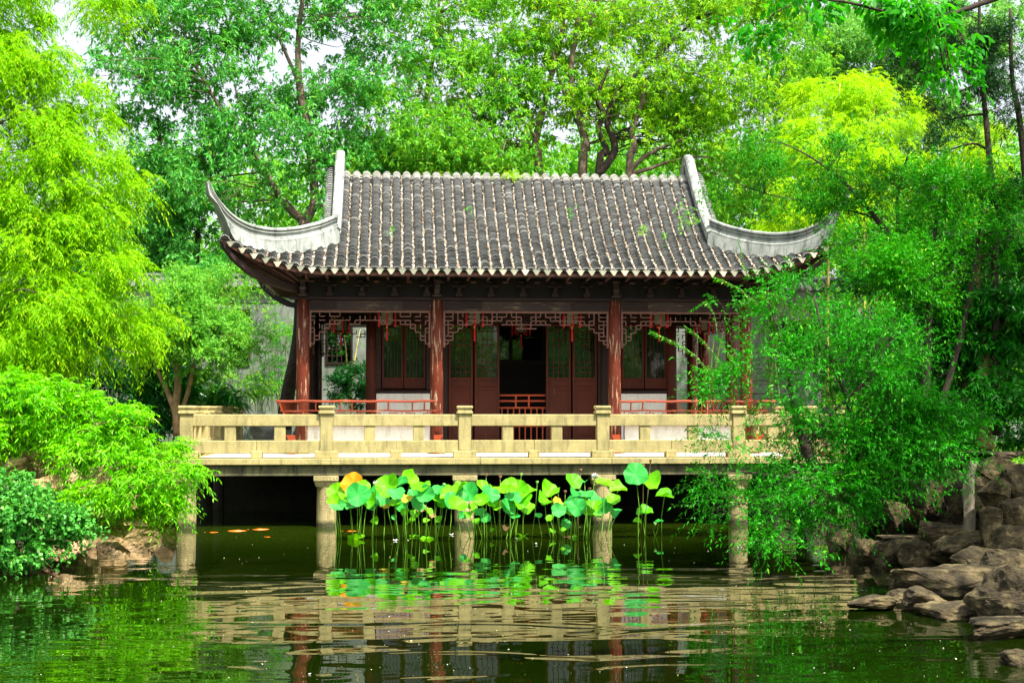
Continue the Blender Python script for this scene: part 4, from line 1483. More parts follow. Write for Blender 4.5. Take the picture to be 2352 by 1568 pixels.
tree('broadleaf_tree', 'slender dark green tree between the lime green tree and the left roof tip', 'tree', LF['teal'], M['bark_dark'],
     [(330, 330, 52, 70, 70, 1.5, .8), (360, 430, 51, 80, 70, 1.5), (430, 540, 50, 90, 70, 1.5), (470, 620, 49.2, 80, 45, 1), (330, 560, 51, 90, 80, 1.5), (380, 640, 50, 120, 60, 1.2), (560, 630, 49, 50, 25, .8), (290, 470, 51, 50, 90, 1.5), (560, 648, 47.6, 50, 28, .5), (480, 640, 47.8, 60, 30, .5), (560, 560, 50.5, 60, 60, 1)],
     [[(400, 960, 51, .16), (398, 640, 51, .14), (390, 480, 51, .12), (372, 380, 51, .09), (362, 270, 51, .05)], [(452, 960, 51, .13), (450, 640, 51, .11), (455, 520, 51, .08), (450, 380, 51, .05)]],
     seed=22, dens=8, shoots=6, n=8, ll=.19, lw=.07, L=.25, spread=.36, pad=.55, ppn=17, ang=62, droop=.25, tmin=.5, ldroop=.4, gap=2.5, gthr=-.5, outward=.4, limbs=30, group=BT)
tree('broadleaf_tree', 'mid green tree standing behind the left half of the roof ridge', 'tree', LF['mid'], M['bark'],
     [(960, 90, 53, 120, 90, 2, .8), (1080, 60, 53, 120, 80, 2, .8), (950, 230, 52, 120, 80, 2), (1060, 200, 52, 110, 90, 2), (980, 330, 51, 140, 70, 2), (1120, 320, 51, 130, 75, 2), (1160, 170, 52, 110, 90, 2, .8), (880, 390, 50.5, 90, 35, 1), (1050, 370, 50.5, 130, 40, 1), (1000, -30, 53, 220, 60, 2)],
     [[(1245, 960, 53, 0.144), (1240, 400, 53, 0.115), (1175, 330, 52.5, 0.094), (1120, 280, 52, 0.072), (1075, 215, 52, 0.050), (1050, 130, 52, 0.036)],
      [(960, 960, 54, 0.158), (965, 400, 54, 0.130), (975, 250, 54, 0.094), (1000, 100, 54, 0.065), (1010, -20, 54, 0.043)]],
     seed=23, dens=8.4, shoots=6, n=8, ll=.16, lw=.052, L=.26, spread=.42, pad=.65, ppn=17, ang=60, droop=.25, tmin=.45, ldroop=.4, gap=3.0, gthr=-.5, outward=.4, limbs=50, group=BT)
tree('broadleaf_tree', 'yellow green tree with a pale leaning trunk above the middle of the ridge', 'tree', LF['sunny'], M['bark'],
     [(1290, 90, 52, 110, 80, 2), (1230, 40, 52, 90, 60, 2, .7), (1270, 200, 52, 110, 70, 2), (1350, 160, 52, 90, 80, 2), (1300, 280, 51.5, 90, 50, 1.5, .8), (1200, 260, 51.5, 80, 60, 1.5, .6), (1330, -20, 52, 160, 60, 2)],
     [[(1240, 960, 51.5, 0.173), (1238, 400, 51.5, 0.144), (1230, 330, 51.5, 0.130), (1243, 270, 51.5, 0.115), (1262, 190, 51.5, 0.094), (1290, 80, 51.5, 0.072), (1300, -30, 51.5, 0.058)],
      [(1232, 320, 51.5, 0.072), (1208, 285, 51.3, 0.050), (1170, 250, 51.2, 0.036)]],
     seed=24, dens=8.4, shoots=6, n=8, ll=.155, lw=.052, L=.25, spread=.42, pad=.65, ppn=17, ang=60, droop=.25, tmin=.45, ldroop=.4, gap=2.8, gthr=-.5, outward=.4, limbs=40, group=BT)
tree('broadleaf_tree', 'sunlit yellow green tree with a thick wavy trunk right of the ridge middle', 'tree', LF['sunny'], M['bark'],
     [(1430, 120, 51, 100, 80, 2), (1400, 230, 51, 90, 60, 1.5), (1500, 200, 51, 100, 80, 2), (1470, 60, 52, 120, 60, 2, .7), (1560, 280, 50.5, 90, 60, 1.4), (1360, 60, 52, 80, 60, 2, .6), (1520, -20, 52, 160, 60, 2)],
     [[(1340, 960, 51, 0.187), (1338, 400, 51, 0.166), (1347, 345, 51, 0.151), (1335, 290, 51, 0.137), (1315, 235, 51, 0.122), (1312, 150, 51, 0.094), (1325, 60, 51, 0.079), (1330, -30, 51, 0.065)],
      [(1318, 250, 51, 0.072), (1290, 200, 51, 0.058), (1270, 120, 51, 0.036)], [(1322, 80, 51, 0.058), (1345, 30, 51, 0.043), (1360, -20, 51, 0.029)]],
     seed=25, dens=8.7, shoots=6, n=8, ll=.155, lw=.052, L=.25, spread=.42, pad=.65, ppn=17, ang=60, droop=.25, tmin=.45, ldroop=.4, gap=2.8, gthr=-.65, outward=.4, limbs=40, group=BT)
tree('broadleaf_tree', 'leafy yellow green tree on two crooked dark stems behind the ridge', 'tree', LF['sunny'], M['bark_dark'],
     [(1600, 120, 50.5, 110, 80, 2), (1680, 210, 50.5, 110, 80, 2), (1620, 330, 50.3, 110, 60, 1.5), (1740, 330, 50, 100, 80, 1.6), (1700, 60, 51, 120, 60, 2), (1760, 440, 49.5, 80, 60, 1.2), (1480, 320, 50.5, 80, 40, 1, .6), (1690, -30, 51, 160, 60, 2)],
     [[(1372, 960, 50.5, 0.144), (1375, 400, 50.5, 0.130), (1396, 355, 50.5, 0.108), (1375, 300, 50.5, 0.094), (1385, 262, 50.5, 0.086), (1372, 225, 50.5, 0.072), (1400, 150, 50.5, 0.050)],
      [(1374, 402, 50.5, 0.137), (1412, 345, 50.5, 0.130), (1396, 285, 50.5, 0.115), (1405, 240, 50.5, 0.101), (1440, 190, 50.5, 0.079), (1520, 120, 50.5, 0.058), (1600, 40, 50.5, 0.036)],
      [(1432, 196, 50.5, 0.050), (1470, 190, 50.5, 0.043), (1520, 170, 50.4, 0.029)]],
     seed=26, dens=8.7, shoots=6, n=8, ll=.155, lw=.052, L=.25, spread=.42, pad=.65, ppn=17, ang=60, droop=.25, tmin=.45, ldroop=.4, gap=2.8, gthr=-.85, outward=.4, limbs=50, group=BT)
tree('broadleaf_tree', 'bushy green tree with spreading low limbs beside the right gable', 'tree', LF['mid'], M['bark'],
     [(1500, 340, 50.2, 80, 50, 1.2, .8), (1650, 420, 50, 90, 60, 1.3), (1720, 480, 49.6, 90, 50, 1.2), (1560, 250, 50.8, 80, 60, 1.2), (1820, 270, 51, 60, 90, 1.5), (1800, 120, 52, 80, 110, 2)],
     [[(1440, 960, 50, 0.144), (1445, 400, 50, 0.130), (1458, 350, 50, 0.115), (1452, 300, 50, 0.101), (1470, 250, 50, 0.086), (1490, 180, 50, 0.050)],
      [(1447, 392, 50, 0.086), (1480, 360, 50, 0.072), (1530, 335, 50, 0.058), (1570, 320, 50, 0.036)],
      [(1446, 400, 50, 0.086), (1500, 385, 50, 0.065), (1540, 370, 50, 0.050), (1620, 360, 50, 0.036), (1660, 380, 50, 0.022)]],
     seed=27, dens=8.7, shoots=6, n=8, ll=.155, lw=.052, L=.25, spread=.42, pad=.65, ppn=17, ang=60, droop=.25, tmin=.45, ldroop=.4, gap=2.6, gthr=-.7, outward=.4, limbs=40, group=BT)
tree('camphor_tree', 'large hazy tree with thick dark limbs at the upper right', 'tree', LF['far'], M['bark_dark'],
     [(1890, 90, 62, 120, 90, 3), (2000, 130, 62, 120, 80, 3, .8), (1900, 230, 62, 110, 80, 3), (2080, 210, 61, 120, 90, 3), (2060, 60, 62, 110, 80, 3, .9), (2180, 150, 62, 130, 120, 3, .8), (2130, 300, 60, 120, 70, 3), (1990, 330, 60, 110, 70, 3), (2280, 60, 62, 100, 80, 3, .6)],
     [[(1990, 960, 62, 0.360), (1985, 420, 62, 0.330), (1960, 270, 62, 0.300), (1918, 170, 62, 0.252), (1890, 60, 62, 0.180), (1870, -20, 62, 0.132)],
      [(1975, 300, 62, 0.240), (1960, 230, 62, 0.228), (2000, 180, 61.5, 0.180), (2030, 140, 61, 0.132), (2080, 100, 61, 0.072)],
      [(1915, 150, 62, 0.150), (1925, 80, 62, 0.120), (1945, 40, 62, 0.084), (1990, -10, 62, 0.060)],
      [(2160, 240, 61, 0.084), (2210, 210, 61, 0.072), (2280, 180, 61, 0.048)]],
     seed=28, dens=9, shoots=6, n=8, ll=.17, lw=.08, L=.35, spread=.5, ang=60, droop=.2, tmin=.1, gap=3.5, gthr=-.75, limbs=50, shell=.5)
# --- yellow bamboo, right
tree('yellow_bamboo', 'glowing yellow green plume of bamboo right of the roof', 'bamboo', LF['yellow'], M['culm_y'],
     [(1930, 215, 46, 75, 50, 1), (2000, 270, 45.5, 80, 60, 1), (2060, 255, 45.5, 50, 40, .8), (1880, 230, 46, 40, 50, .8), (1900, 330, 45, 70, 60, 1), (1860, 420, 44.5, 90, 70, 1), (1960, 410, 44.5, 100, 90, 1), (1850, 500, 44, 100, 50, 1), (2080, 360, 45, 60, 50, .8), (2240, 330, 45, 55, 60, .8), (1990, 210, 46, 40, 40, .6)],
     [[(1900, 930, 45.5, .05), (1905, 500, 45.5, .04), (1930, 190, 45.5, .015)], [(1990, 930, 45.5, .05), (1985, 500, 45.5, .04), (2010, 240, 45.5, .015)]],
     seed=31, dens=20, shoots=7, n=14, ll=.12, lw=.018, L=.45, spread=.22, ang=35, droop=.55, mode='planar', ldroop=.35, outward=.9, upb=.3, limbs=10, shell=.5)
# --- garden plants between the wall and the terrace, left
tree('round_crowned_tree', 'small round crowned tree with bright tiny leaves left of the terrace', 'tree', LF['round'], M['bark_tan'],
     [(440, 770, 40, 110, 80, 1.2), (370, 820, 40, 80, 60, 1), (510, 800, 40, 50, 60, .8), (420, 690, 40, 60, 55, .8), (500, 720, 40, 40, 60, .7), (340, 760, 40.5, 60, 60, 1), (530, 760, 40.3, 22, 40, .5), (450, 850, 39.8, 80, 30, .8), (400, 740, 39.5, 80, 60, .8), (505, 660, 40, 12, 40, .3), (440, 660, 40, 40, 28, .5)],
     [[(408, 1000, 40, .12), (404, 930, 40, .11), (408, 880, 40, .09), (400, 800, 40, .06), (380, 740, 40, .04)], [(408, 965, 40, .09), (385, 900, 40, .07), (362, 850, 40, .05), (345, 800, 40, .03)], [(412, 960, 40, .07), (432, 900, 40, .06), (445, 840, 40, .05), (470, 760, 40, .03)]],
     seed=32, dens=26, shoots=7, n=12, ll=.065, lw=.036, L=.30, spread=.2, ang=60, droop=.1, upb=.5, gap=1.2, gthr=-.8, limbs=40)
tree('shade_tree', 'dark leaning tree trunk with thin foliage beside the left corner column', 'tree', LF['mid'], M['bark_dark'],
     [(640, 660, 45.5, 50, 30, .8, .5), (600, 640, 46, 40, 20, .6, .6)],
     [[(650, 985, 43.5, .22), (662, 900, 43.5, .2), (678, 820, 43.6, .18), (688, 740, 43.8, .17), (688, 640, 44, .15)]], seed=33, dens=6, shoots=4, n=8, ll=.15, lw=.05, L=.3, limbs=3)
def bamboo(label, u0, u1, v0, v1, Y, n, seed, mat, culm, r=.012, ll=.13, lw=.018, dens=14):
    rng = np.random.default_rng(seed)
    p0 = at((u0 + u1) / 2, v1, Y)
    root = thing('bamboo_clump', label, 'bamboo', (p0.x, Y, 1.2), 'bamboo along the garden wall')
    mb = MB(); PPs, DD, LLs = [], [], []
    for i in range(n):
        ub = u0 + (u1 - u0) * (.3 + .4 * rng.random()); ut = u0 + (u1 - u0) * rng.random()
        a = np.array(at(ub, v1, Y + rng.normal(0, .3))); b_ = np.array(at(ut, v0 + (v1 - v0) * .25 * rng.random(), Y + rng.normal(0, .4)))
        pts = [a + (b_ - a) * t + np.array([0, 0, .25 * math.sin(t * 3)]) for t in np.linspace(0, 1, 7)]
        mb.tube([Vector(x) for x in pts], [r * (1 - .6 * t) for t in np.linspace(0, 1, 7)], 5)
        for j in range(dens):
            t = .2 + .8 * rng.random()
            PPs.append(a + (b_ - a) * t); d = rng.normal(0, 1, 3); d[2] = .2; DD.append(norm(d)); LLs.append(.25 + .35 * rng.random())
    v, k, rn = shoot_leaves(rng, np.array(PPs), np.array(DD), np.array(LLs), 9, ll, lw, 40, .35, 'planar', ldroop=.3)
    arr_mesh('leaves', v, k, mat, rn, root)
    mb.build('culm', culm, root)
    return root
bamboo('feathery light green bamboo in front of the wall left of the pavilion', 535, 700, 700, 945, 46.3, 22, 41, LF['maple'], M['culm'], dens=16)
bamboo('yellow stemmed bamboo seen through the left bay of the pavilion', 760, 830, 740, 935, 46.5, 2, 42, LF['maple'], M['culm_y'], .03, dens=5)
bamboo('yellow stemmed bamboo seen through the right bay of the pavilion', 1600, 1680, 740, 935, 46.5, 4, 43, LF['maple'], M['culm_y'], .03, dens=6)
bamboo('tall green stemmed bamboo before the dark wall window on the right', 1730, 1830, 680, 935, 46.2, 7, 44, LF['maple'], M['culm'], .03, dens=10)
bamboo('dark stemmed bamboo between the two right wall windows', 1850, 1960, 690, 935, 46.4, 9, 45, LF['mid'], M['culm'], .04, dens=10)
tree('dark_bush', 'dark round bush seen through the left bay of the pavilion', 'bush', LF['dark'], M['bark_dark'],
     [(815, 895, 45.5, 45, 42, .6), (840, 860, 45.5, 28, 30, .5)], [], seed=46, dens=40, shoots=6, n=8, ll=.09, lw=.035, L=.2, spread=.15)
tree('strap_leaved_plant', 'dark strap leaved plants under the small round crowned tree', 'plant', LF['gloss'], M['bark_dark'],
     [(370, 900, 41.5, 60, 60, .6), (440, 900, 41.5, 50, 50, .6), (330, 960, 41, 60, 50, .6), (480, 910, 41.5, 40, 40, .6)], [], seed=47, dens=14, shoots=5, n=6, ll=.38, lw=.04, L=.2, spread=.2, ang=50, ldroop=.5)
tree('dark_hedge', 'shady dark shrubs along the wall behind the lime green tree', 'shrub', LF['dark'], M['bark_dark'],
     [(260, 900, 43, 110, 80, 1), (140, 880, 42, 140, 90, 1), (60, 960, 40, 120, 110, 1), (250, 1000, 40, 90, 80, 1), (350, 820, 44, 60, 90, 1), (120, 740, 43, 160, 110, 1)], [], seed=48, dens=13, shoots=6, n=8, ll=.16, lw=.06, L=.3, spread=.25)
tree('low_shrubs', 'low mixed shrubs at the foot of the wall right of the terrace', 'shrub', LF['mid'], M['bark_dark'],
     [(2050, 930, 44, 110, 70, 1), (2220, 900, 43, 130, 100, 1), (1980, 960, 44.5, 70, 40, .8), (2150, 780, 45, 130, 110, 1), (2300, 740, 44, 110, 150, 1)], [], seed=49, dens=12, shoots=6, n=8, ll=.15, lw=.055, L=.3, spread=.25)
# --- lime green tree, left edge
tree('lime_green_tree', 'large lime green feathery tree filling the left edge', 'tree', LF['lime'], M['bark'],
     [(-20, 60, 31.0, 110, 90, 0.99), (90, 130, 31.0, 95, 70, 0.99), (40, 230, 30.5, 130, 80, 0.99), (138.0, 240, 31.0, 80, 60, 0.88), (193.0, 300, 31.0, 75, 60, 0.77), (60, 350, 30.0, 140, 80, 0.99), (178.0, 390, 30.8, 95, 60, 0.88),
      (263.0, 440, 31.0, 70, 35, 0.55), (323.0, 440, 31.0, 36, 22, 0.33), (100, 460, 30.0, 140, 70, 0.99), (218.0, 480, 30.5, 90, 50, 0.77), (60, 560, 29.5, 130, 80, 0.99), (188.0, 580, 30.0, 110, 60, 0.88), (268.0, 610, 30.5, 60, 40, 0.66),
      (80, 670, 29.5, 130, 70, 0.99), (208.0, 680, 30.0, 110, 60, 0.88), (323.0, 700, 30.5, 48, 60, 0.55), (50, 770, 29.5, 110, 60, 0.88), (158.0, 770, 30.0, 110, 60, 0.88), (268.0, 760, 30.5, 60, 45, 0.55), (148.0, 830, 30.0, 80, 35, 0.66), (60, 830, 29.5, 70, 40, 0.66),
      (298.0, 15, 33.0, 60, 22, 0.55, .7), (228.0, 15, 33.0, 50, 25, 0.55, .7), (-100, 300, 30.0, 140, 300, 1.32, .7), (-100, 650, 30.0, 120, 250, 1.32, .7), (-30, -60, 31.0, 130, 80, 1.1)],
     [[(-110, 1160, 29.5, 0.24), (-90, 900, 29.8, 0.22), (-60, 600, 30.2, 0.19), (-50, 300, 30.5, 0.15), (-30, 50, 30.8, 0.11), (-20, -150, 31.0, 0.07)]],
     seed=51, dens=20, shoots=7, n=15, ll=.088, lw=.023, L=.42, spread=.22, ang=42, droop=.8, mode='planar', ldroop=.3, outward=.75, upb=.25, gap=1.1, gthr=-1.1, limbs=60, shell=.5, curl=.1)
# --- overhanging tree, lower left
tree('overhanging_tree', 'bright green tree leaning over the water at the lower left', 'tree', LF['dome'], M['bark_tan'],
     [(30, 930, 27.7, 80, 60, 0.55), (130, 930, 27.7, 90, 50, 0.55), (220.0, 960, 27.7, 80, 50, 0.55), (290.0, 990, 27.5, 70, 50, 0.55), (350.0, 1040, 27.4, 60, 45, 0.55), (400.0, 1080, 27.3, 40, 35, 0.44), (200.0, 1040, 27.5, 100, 50, 0.55),
      (300.0, 1090, 27.4, 90, 50, 0.55), (240.0, 1120, 27.4, 80, 40, 0.55), (350.0, 1130, 27.3, 60, 40, 0.44), (380.0, 1165, 27.3, 28, 22, 0.33, .7), (330.0, 1180, 27.2, 30, 20, 0.33, .6), (0, 890, 27.7, 70, 40, .5), (100, 880, 27.7, 60, 30, .5), (170, 990, 27.6, 80, 50, .5), (290, 1040, 27.4, 80, 45, .5), (60, 1010, 27.6, 90, 40, 0.55), (420.0, 1110, 27.2, 20, 20, 0.22, .5), (-60, 960, 27.7, 70, 90, 0.55)],
     [[(-90, 1210, 28.4, 0.192), (-10, 1120, 28.2, 0.156), (30, 1065, 28.0, 0.132), (70, 1042, 27.8, 0.12), (110, 1058, 27.7, 0.108), (150, 1052, 27.6, 0.09), (190, 1040, 27.6, 0.072), (250, 1060, 27.5, 0.048), (330, 1080, 27.4, 0.03)],
      [(105, 1056, 27.7, 0.072), (90, 1020, 27.7, 0.06), (110, 970, 27.7, 0.042)], [(150, 1050, 27.6, 0.06), (165, 1010, 27.6, 0.042), (230, 970, 27.6, 0.024)]],
     seed=52, dens=30, shoots=6, n=11, ll=.088, lw=.025, L=.34, pad=.14, spread=.16, ang=52, droop=.45, mode='planar', ldroop=.35, gap=1.0, gthr=-.8, limbs=80, hexa=True, shell=.5)
tree('ivy_bush', 'round leaved dark green bush hanging to the water at the left edge', 'bush', LF['ivy'], M['bark_tan'],
     [(60, 1180, 24, 90, 60, .5), (120, 1200, 24, 55, 50, .4), (50, 1250, 23.8, 90, 50, .5), (-30, 1200, 24, 90, 90, .5), (110, 1260, 23.8, 40, 35, .3, .8), (175, 1225, 23.8, 22, 10, .2, .6), (30, 1120, 24, 50, 30, .3)],
     [[(-60, 1300, 24.3, .06), (0, 1240, 24.2, .04), (70, 1200, 24, .03)]],
     seed=53, dens=44, shoots=6, n=8, ll=.062, lw=.052, L=.22, spread=.1, ang=60, droop=.3, gap=.8, gthr=-.7, limbs=40, hexa=True)
# --- right side
tree('maple_tree', 'fine leaved maple reaching over the right roof corner', 'tree', LF['maple'], M['bark_dark'],
     [(1720.0, 350, 28.5, 90, 50, 0.66, .45), (1660.0, 400, 28.5, 60, 45, 0.55, .4), (1800.0, 300, 28.5, 90, 45, 0.66, .5), (1900.0, 330, 28.0, 90, 60, 0.66, .6), (1760.0, 420, 28.5, 110, 60, 0.66, .6), (1880.0, 440, 28.0, 110, 60, 0.77, .8), (1990.0, 400, 27.5, 100, 80, 0.77, .9), (1820.0, 510, 28.3, 80, 35, 0.55, .8),
      (1950.0, 520, 27.8, 90, 60, 0.66, .9), (2080.0, 330, 27.5, 80, 60, 0.66, .7), (2060.0, 480, 27.5, 100, 80, 0.77)],
     [[(2160, 1000, 27.0, 0.108), (2130, 760, 27.1, 0.0918), (2080, 600, 27.3, 0.0756), (2010, 500, 27.5, 0.0486), (1940, 420, 27.8, 0.0324), (1860, 360, 28.1, 0.0162), (1780, 320, 28.3, 0.0081)],
      [(2010, 500, 27.5, 0.027), (1900, 470, 28.0, 0.0189), (1780, 450, 28.4, 0.0119), (1690, 420, 28.5, 0.0065), (1640, 395, 28.5, 0.0038)], [(2080, 600, 27.3, 0.054), (2060, 470, 27.5, 0.0324), (2090, 340, 27.5, 0.0162)]],
     seed=61, dens=23, shoots=5, n=9, ll=.085, lw=.022, L=.28, spread=.2, ang=65, droop=.15, mode='radial', tmin=.3, gap=1.2, gthr=-.4, limbs=90)
tree('conifer', 'dark needled conifer with two bare stems at the upper right edge', 'tree', LF['conifer'], M['bark_dark'],
     [(2150.0, 130, 26.0, 70, 40, 0.77, .7), (2230.0, 170, 26.0, 90, 50, 0.77, .8), (2310.0, 130, 26.0, 70, 70, 0.77), (2200.0, 250, 26.0, 90, 35, 0.66, .7), (2120.0, 230, 26.0, 60, 25, 0.55, .6), (2320.0, 240, 26.0, 60, 45, 0.77), (2250.0, 330, 26.0, 80, 30, 0.66, .6), (2300.0, 420, 26.0, 90, 40, 0.66), (2160.0, 330, 26.0, 60, 20, 0.55, .5), (2220.0, 60, 26.0, 60, 40, 0.66, .6)],
     [[(2290, 1000, 25.8, 0.0731), (2285, 600, 25.8, 0.0626), (2275, 400, 25.9, 0.0574), (2262, 250, 26.0, 0.047), (2250, 130, 26.0, 0.0365), (2250, -20, 26.0, 0.0209)], [(2370, 900, 26.0, 0.0783), (2365, 560, 26.0, 0.0679), (2345, 300, 26.0, 0.0574), (2325, 180, 26.0, 0.0418), (2320, 20, 26.0, 0.0261)],
      [(2262, 262, 26.0, 0.0261), (2220, 266, 26.0, 0.0183), (2180, 275, 25.9, 0.0104)], [(2270, 345, 26.0, 0.0261), (2235, 330, 26.0, 0.0209), (2180, 345, 25.9, 0.0104)]],
     seed=62, dens=44, shoots=6, n=16, ll=.06, lw=.014, L=.22, spread=.16, ang=55, droop=.1, gap=1.4, gthr=-.6, limbs=70, group=None)
tree('broadleaf_evergreen', 'glossy dark leaved evergreen with a tan trunk at the right edge', 'tree', LF['gloss'], M['bark_tan'],
     [(2290, 620, 26.5, 90, 80, .7), (2230, 760, 26.5, 80, 70, .6), (2310, 800, 26.3, 80, 110, .7), (2330, 960, 26.3, 60, 90, .6), (2180, 680, 26.8, 70, 60, .6), (2350, 500, 26.5, 70, 90, .7), (2200, 860, 27, 60, 60, .6), (2150, 900, 27.5, 80, 90, .6), (2230, 980, 27, 90, 60, .5), (2330, 720, 25.6, 60, 90, .4), (2230, 900, 25.5, 40, 60, .3, .5), (2320, 900, 25.5, 60, 80, .4)],
     [[(2262, 1030, 26, .16), (2268, 940, 26, .13), (2262, 850, 26, .12), (2255, 760, 26.2, .11), (2240, 640, 26.4, .08), (2260, 480, 26.5, .05)], [(2275, 1010, 26, .07), (2285, 900, 26, .05), (2290, 780, 26, .04)]],
     seed=63, dens=24, shoots=6, n=9, ll=.13, lw=.036, L=.25, spread=.15, ang=55, droop=.25, tmin=.3, ldroop=.3, gap=1.2, gthr=-.6, limbs=70, hexa=True)
tree('bright_shrub', 'vivid green wispy shrub at the right under the conifer', 'shrub', LF['wisp'], M['bark_dark'],
     [(2140, 470, 25.5, 60, 70, .6, .5), (2220, 450, 25.5, 60, 60, .6, .5), (2290, 480, 25.3, 60, 70, .6, .6), (2180, 560, 25.3, 110, 60, .6), (2060, 560, 25.5, 70, 60, .6, .9), (2010, 640, 25.3, 90, 60, .6), (2120, 650, 25.2, 110, 60, .6), (2320, 560, 25.2, 60, 60, .5), (1960, 580, 25.6, 50, 50, .4, .7)],
     [[(2120, 1060, 25.6, .09), (2130, 800, 25.6, .07), (2140, 600, 25.6, .045), (2160, 450, 25.6, .02)], [(2120, 1060, 25.6, .07), (2200, 800, 25.6, .05), (2240, 600, 25.6, .035), (2260, 420, 25.5, .015)]],
     seed=64, dens=26, shoots=6, n=18, ll=.070, lw=.019, L=.50, spread=.16, ang=48, droop=.12, upb=.75, outward=.5, gap=1.1, gthr=-.6, limbs=70)
shrub_root = tree('waterside_shrub', 'wide arching small leaved shrub hanging over the pond at the right', 'shrub', LF['shrub'], M['bark_dark'],
     [(1700, 690, 23.5, 50, 50, .4, .5), (1760, 660, 23.5, 60, 40, .4, .55), (1850, 680, 23.5, 80, 60, .5, .5), (1730, 770, 23.3, 60, 50, .4, .3), (1680, 830, 23.2, 50, 40, .4, .3), (1820, 780, 23.3, 80, 50, .5, .3), (1930, 740, 23.3, 90, 60, .5, .5), (1760, 860, 23, 90, 50, .5, .35),
      (1880, 850, 23, 90, 60, .5, .4), (1700, 930, 23, 60, 40, .4, .55), (1800, 940, 23, 80, 40, .5, .35), (1980, 850, 23, 100, 80, .6, .75), (2080, 780, 23.3, 90, 80, .6, .8), (1720, 1010, 23, 60, 35, .4, .45), (1900, 960, 23, 90, 50, .5, .5), (2020, 960, 23, 100, 60, .6),
      (2110, 900, 23, 80, 80, .6), (1700, 1080, 23, 70, 40, .4), (1790, 1090, 23, 90, 50, .5), (1900, 1060, 23, 100, 60, .6), (2030, 1050, 23, 110, 60, .6), (2130, 1020, 22.8, 80, 60, .6), (1720, 1150, 22.8, 70, 40, .4), (1820, 1170, 22.6, 90, 50, .5), (1920, 1130, 22.6, 80, 50, .5),
      (1790, 1240, 22.4, 60, 40, .4, .8), (1870, 1250, 22.2, 50, 45, .4, .7), (2030, 1130, 22.6, 70, 50, .5, .7), (1650, 1090, 23, 40, 24, .3, .7), (2150, 1130, 22, 40, 60, .3, .35), (2000, 780, 23.6, 110, 80, .6), (2120, 960, 23.4, 100, 80, .6), (1960, 1000, 23.3, 110, 80, .6), (1930, 880, 23.4, 80, 60, .5), (2060, 1080, 23.1, 90, 50, .5), (1860, 1130, 22.8, 90, 50, .5), (1940, 1200, 22.6, 50, 40, .4)],
     [[(2120, 1150, 23.2, .13), (2010, 1120, 23.2, .12), (1905, 1100, 23, .10), (1860, 1050, 23, .08), (1838, 990, 23, .06), (1820, 920, 23, .04), (1800, 800, 23.2, .025), (1760, 680, 23.4, .01)],
      [(2010, 1118, 23.2, .08), (1960, 1050, 23.1, .06), (1950, 930, 23.1, .045), (1900, 800, 23.2, .03), (1870, 680, 23.4, .012)], [(1900, 1095, 23, .05), (1840, 1100, 22.9, .04), (1760, 1090, 22.9, .025), (1680, 1080, 23, .01)],
      [(1905, 1100, 23, .05), (1860, 1140, 22.8, .04), (1820, 1200, 22.5, .02), (1810, 1260, 22.3, .01)], [(1850, 1020, 23, .045), (1900, 960, 23, .03), (1990, 870, 23, .02), (2060, 760, 23.2, .01)]],
     seed=65, dens=27, shoots=5, n=17, ll=.068, lw=.0195, L=.52, spread=.16, ang=48, droop=.25, upb=.35, outward=.75, gap=.9, gthr=-.55, limbs=140, twigs=1200, twr=.0032, ldroop=.1)
# long whips reaching left across the facade
rng = np.random.default_rng(99)
wr = shrub_root
def whip(pts_uv, Y, n_leaf, ll=.06):
    P_ = resample([at(u, v, Y) for u, v in pts_uv], .02)
    base, d = [], []
    for k in range(n_leaf):
        i = int(len(P_) * (.02 + .97 * k / n_leaf)); t = (P_[min(i + 1, len(P_) - 1)] - P_[max(i - 1, 0)]).normalized()
        base.append(np.array(P_[i])); s = 1 if k % 2 else -1
        q = np.array(t) * .8 + np.array([0, rng.normal(0, .5), s * .7]) + rng.normal(0, .15, 3)
        d.append(norm(q))
    v, k = leaf_cards(rng, np.array(base), np.array(d), np.full(n_leaf, ll) * (.7 + .5 * rng.random(n_leaf)), np.full(n_leaf, .016), False, .5, .1)
    return v, rng.random(n_leaf), P_
VV, RR_, mbw = [], [], MB()
for pts, nl in (([(1640, 870), (1600, 820), (1560, 792), (1520, 775), (1492, 762)], 60), ([(1660, 840), (1630, 800), (1600, 770), (1575, 752)], 40), ([(1700, 850), (1650, 780), (1640, 720), (1620, 690)], 50),
                ([(1720, 640), (1705, 600), (1700, 570), (1696, 552)], 34), ([(1740, 700), (1700, 665), (1660, 645), (1640, 640)], 40), ([(1650, 1010), (1615, 995), (1590, 985)], 24), ([(1640, 1090), (1600, 1080), (1578, 1075)], 24)):
    v, r_, P_ = whip(pts, 23.2, nl * 2)
    VV.append(v); RR_.append(r_)
    mbw.tube(P_, [.006 - .004 * i / len(P_) for i in range(len(P_))], 4)
arr_mesh('whip_leaves', np.concatenate(VV), 4, LF['bright'], np.concatenate(RR_), wr)
mbw.build('whip_stem', M['bark'], wr)
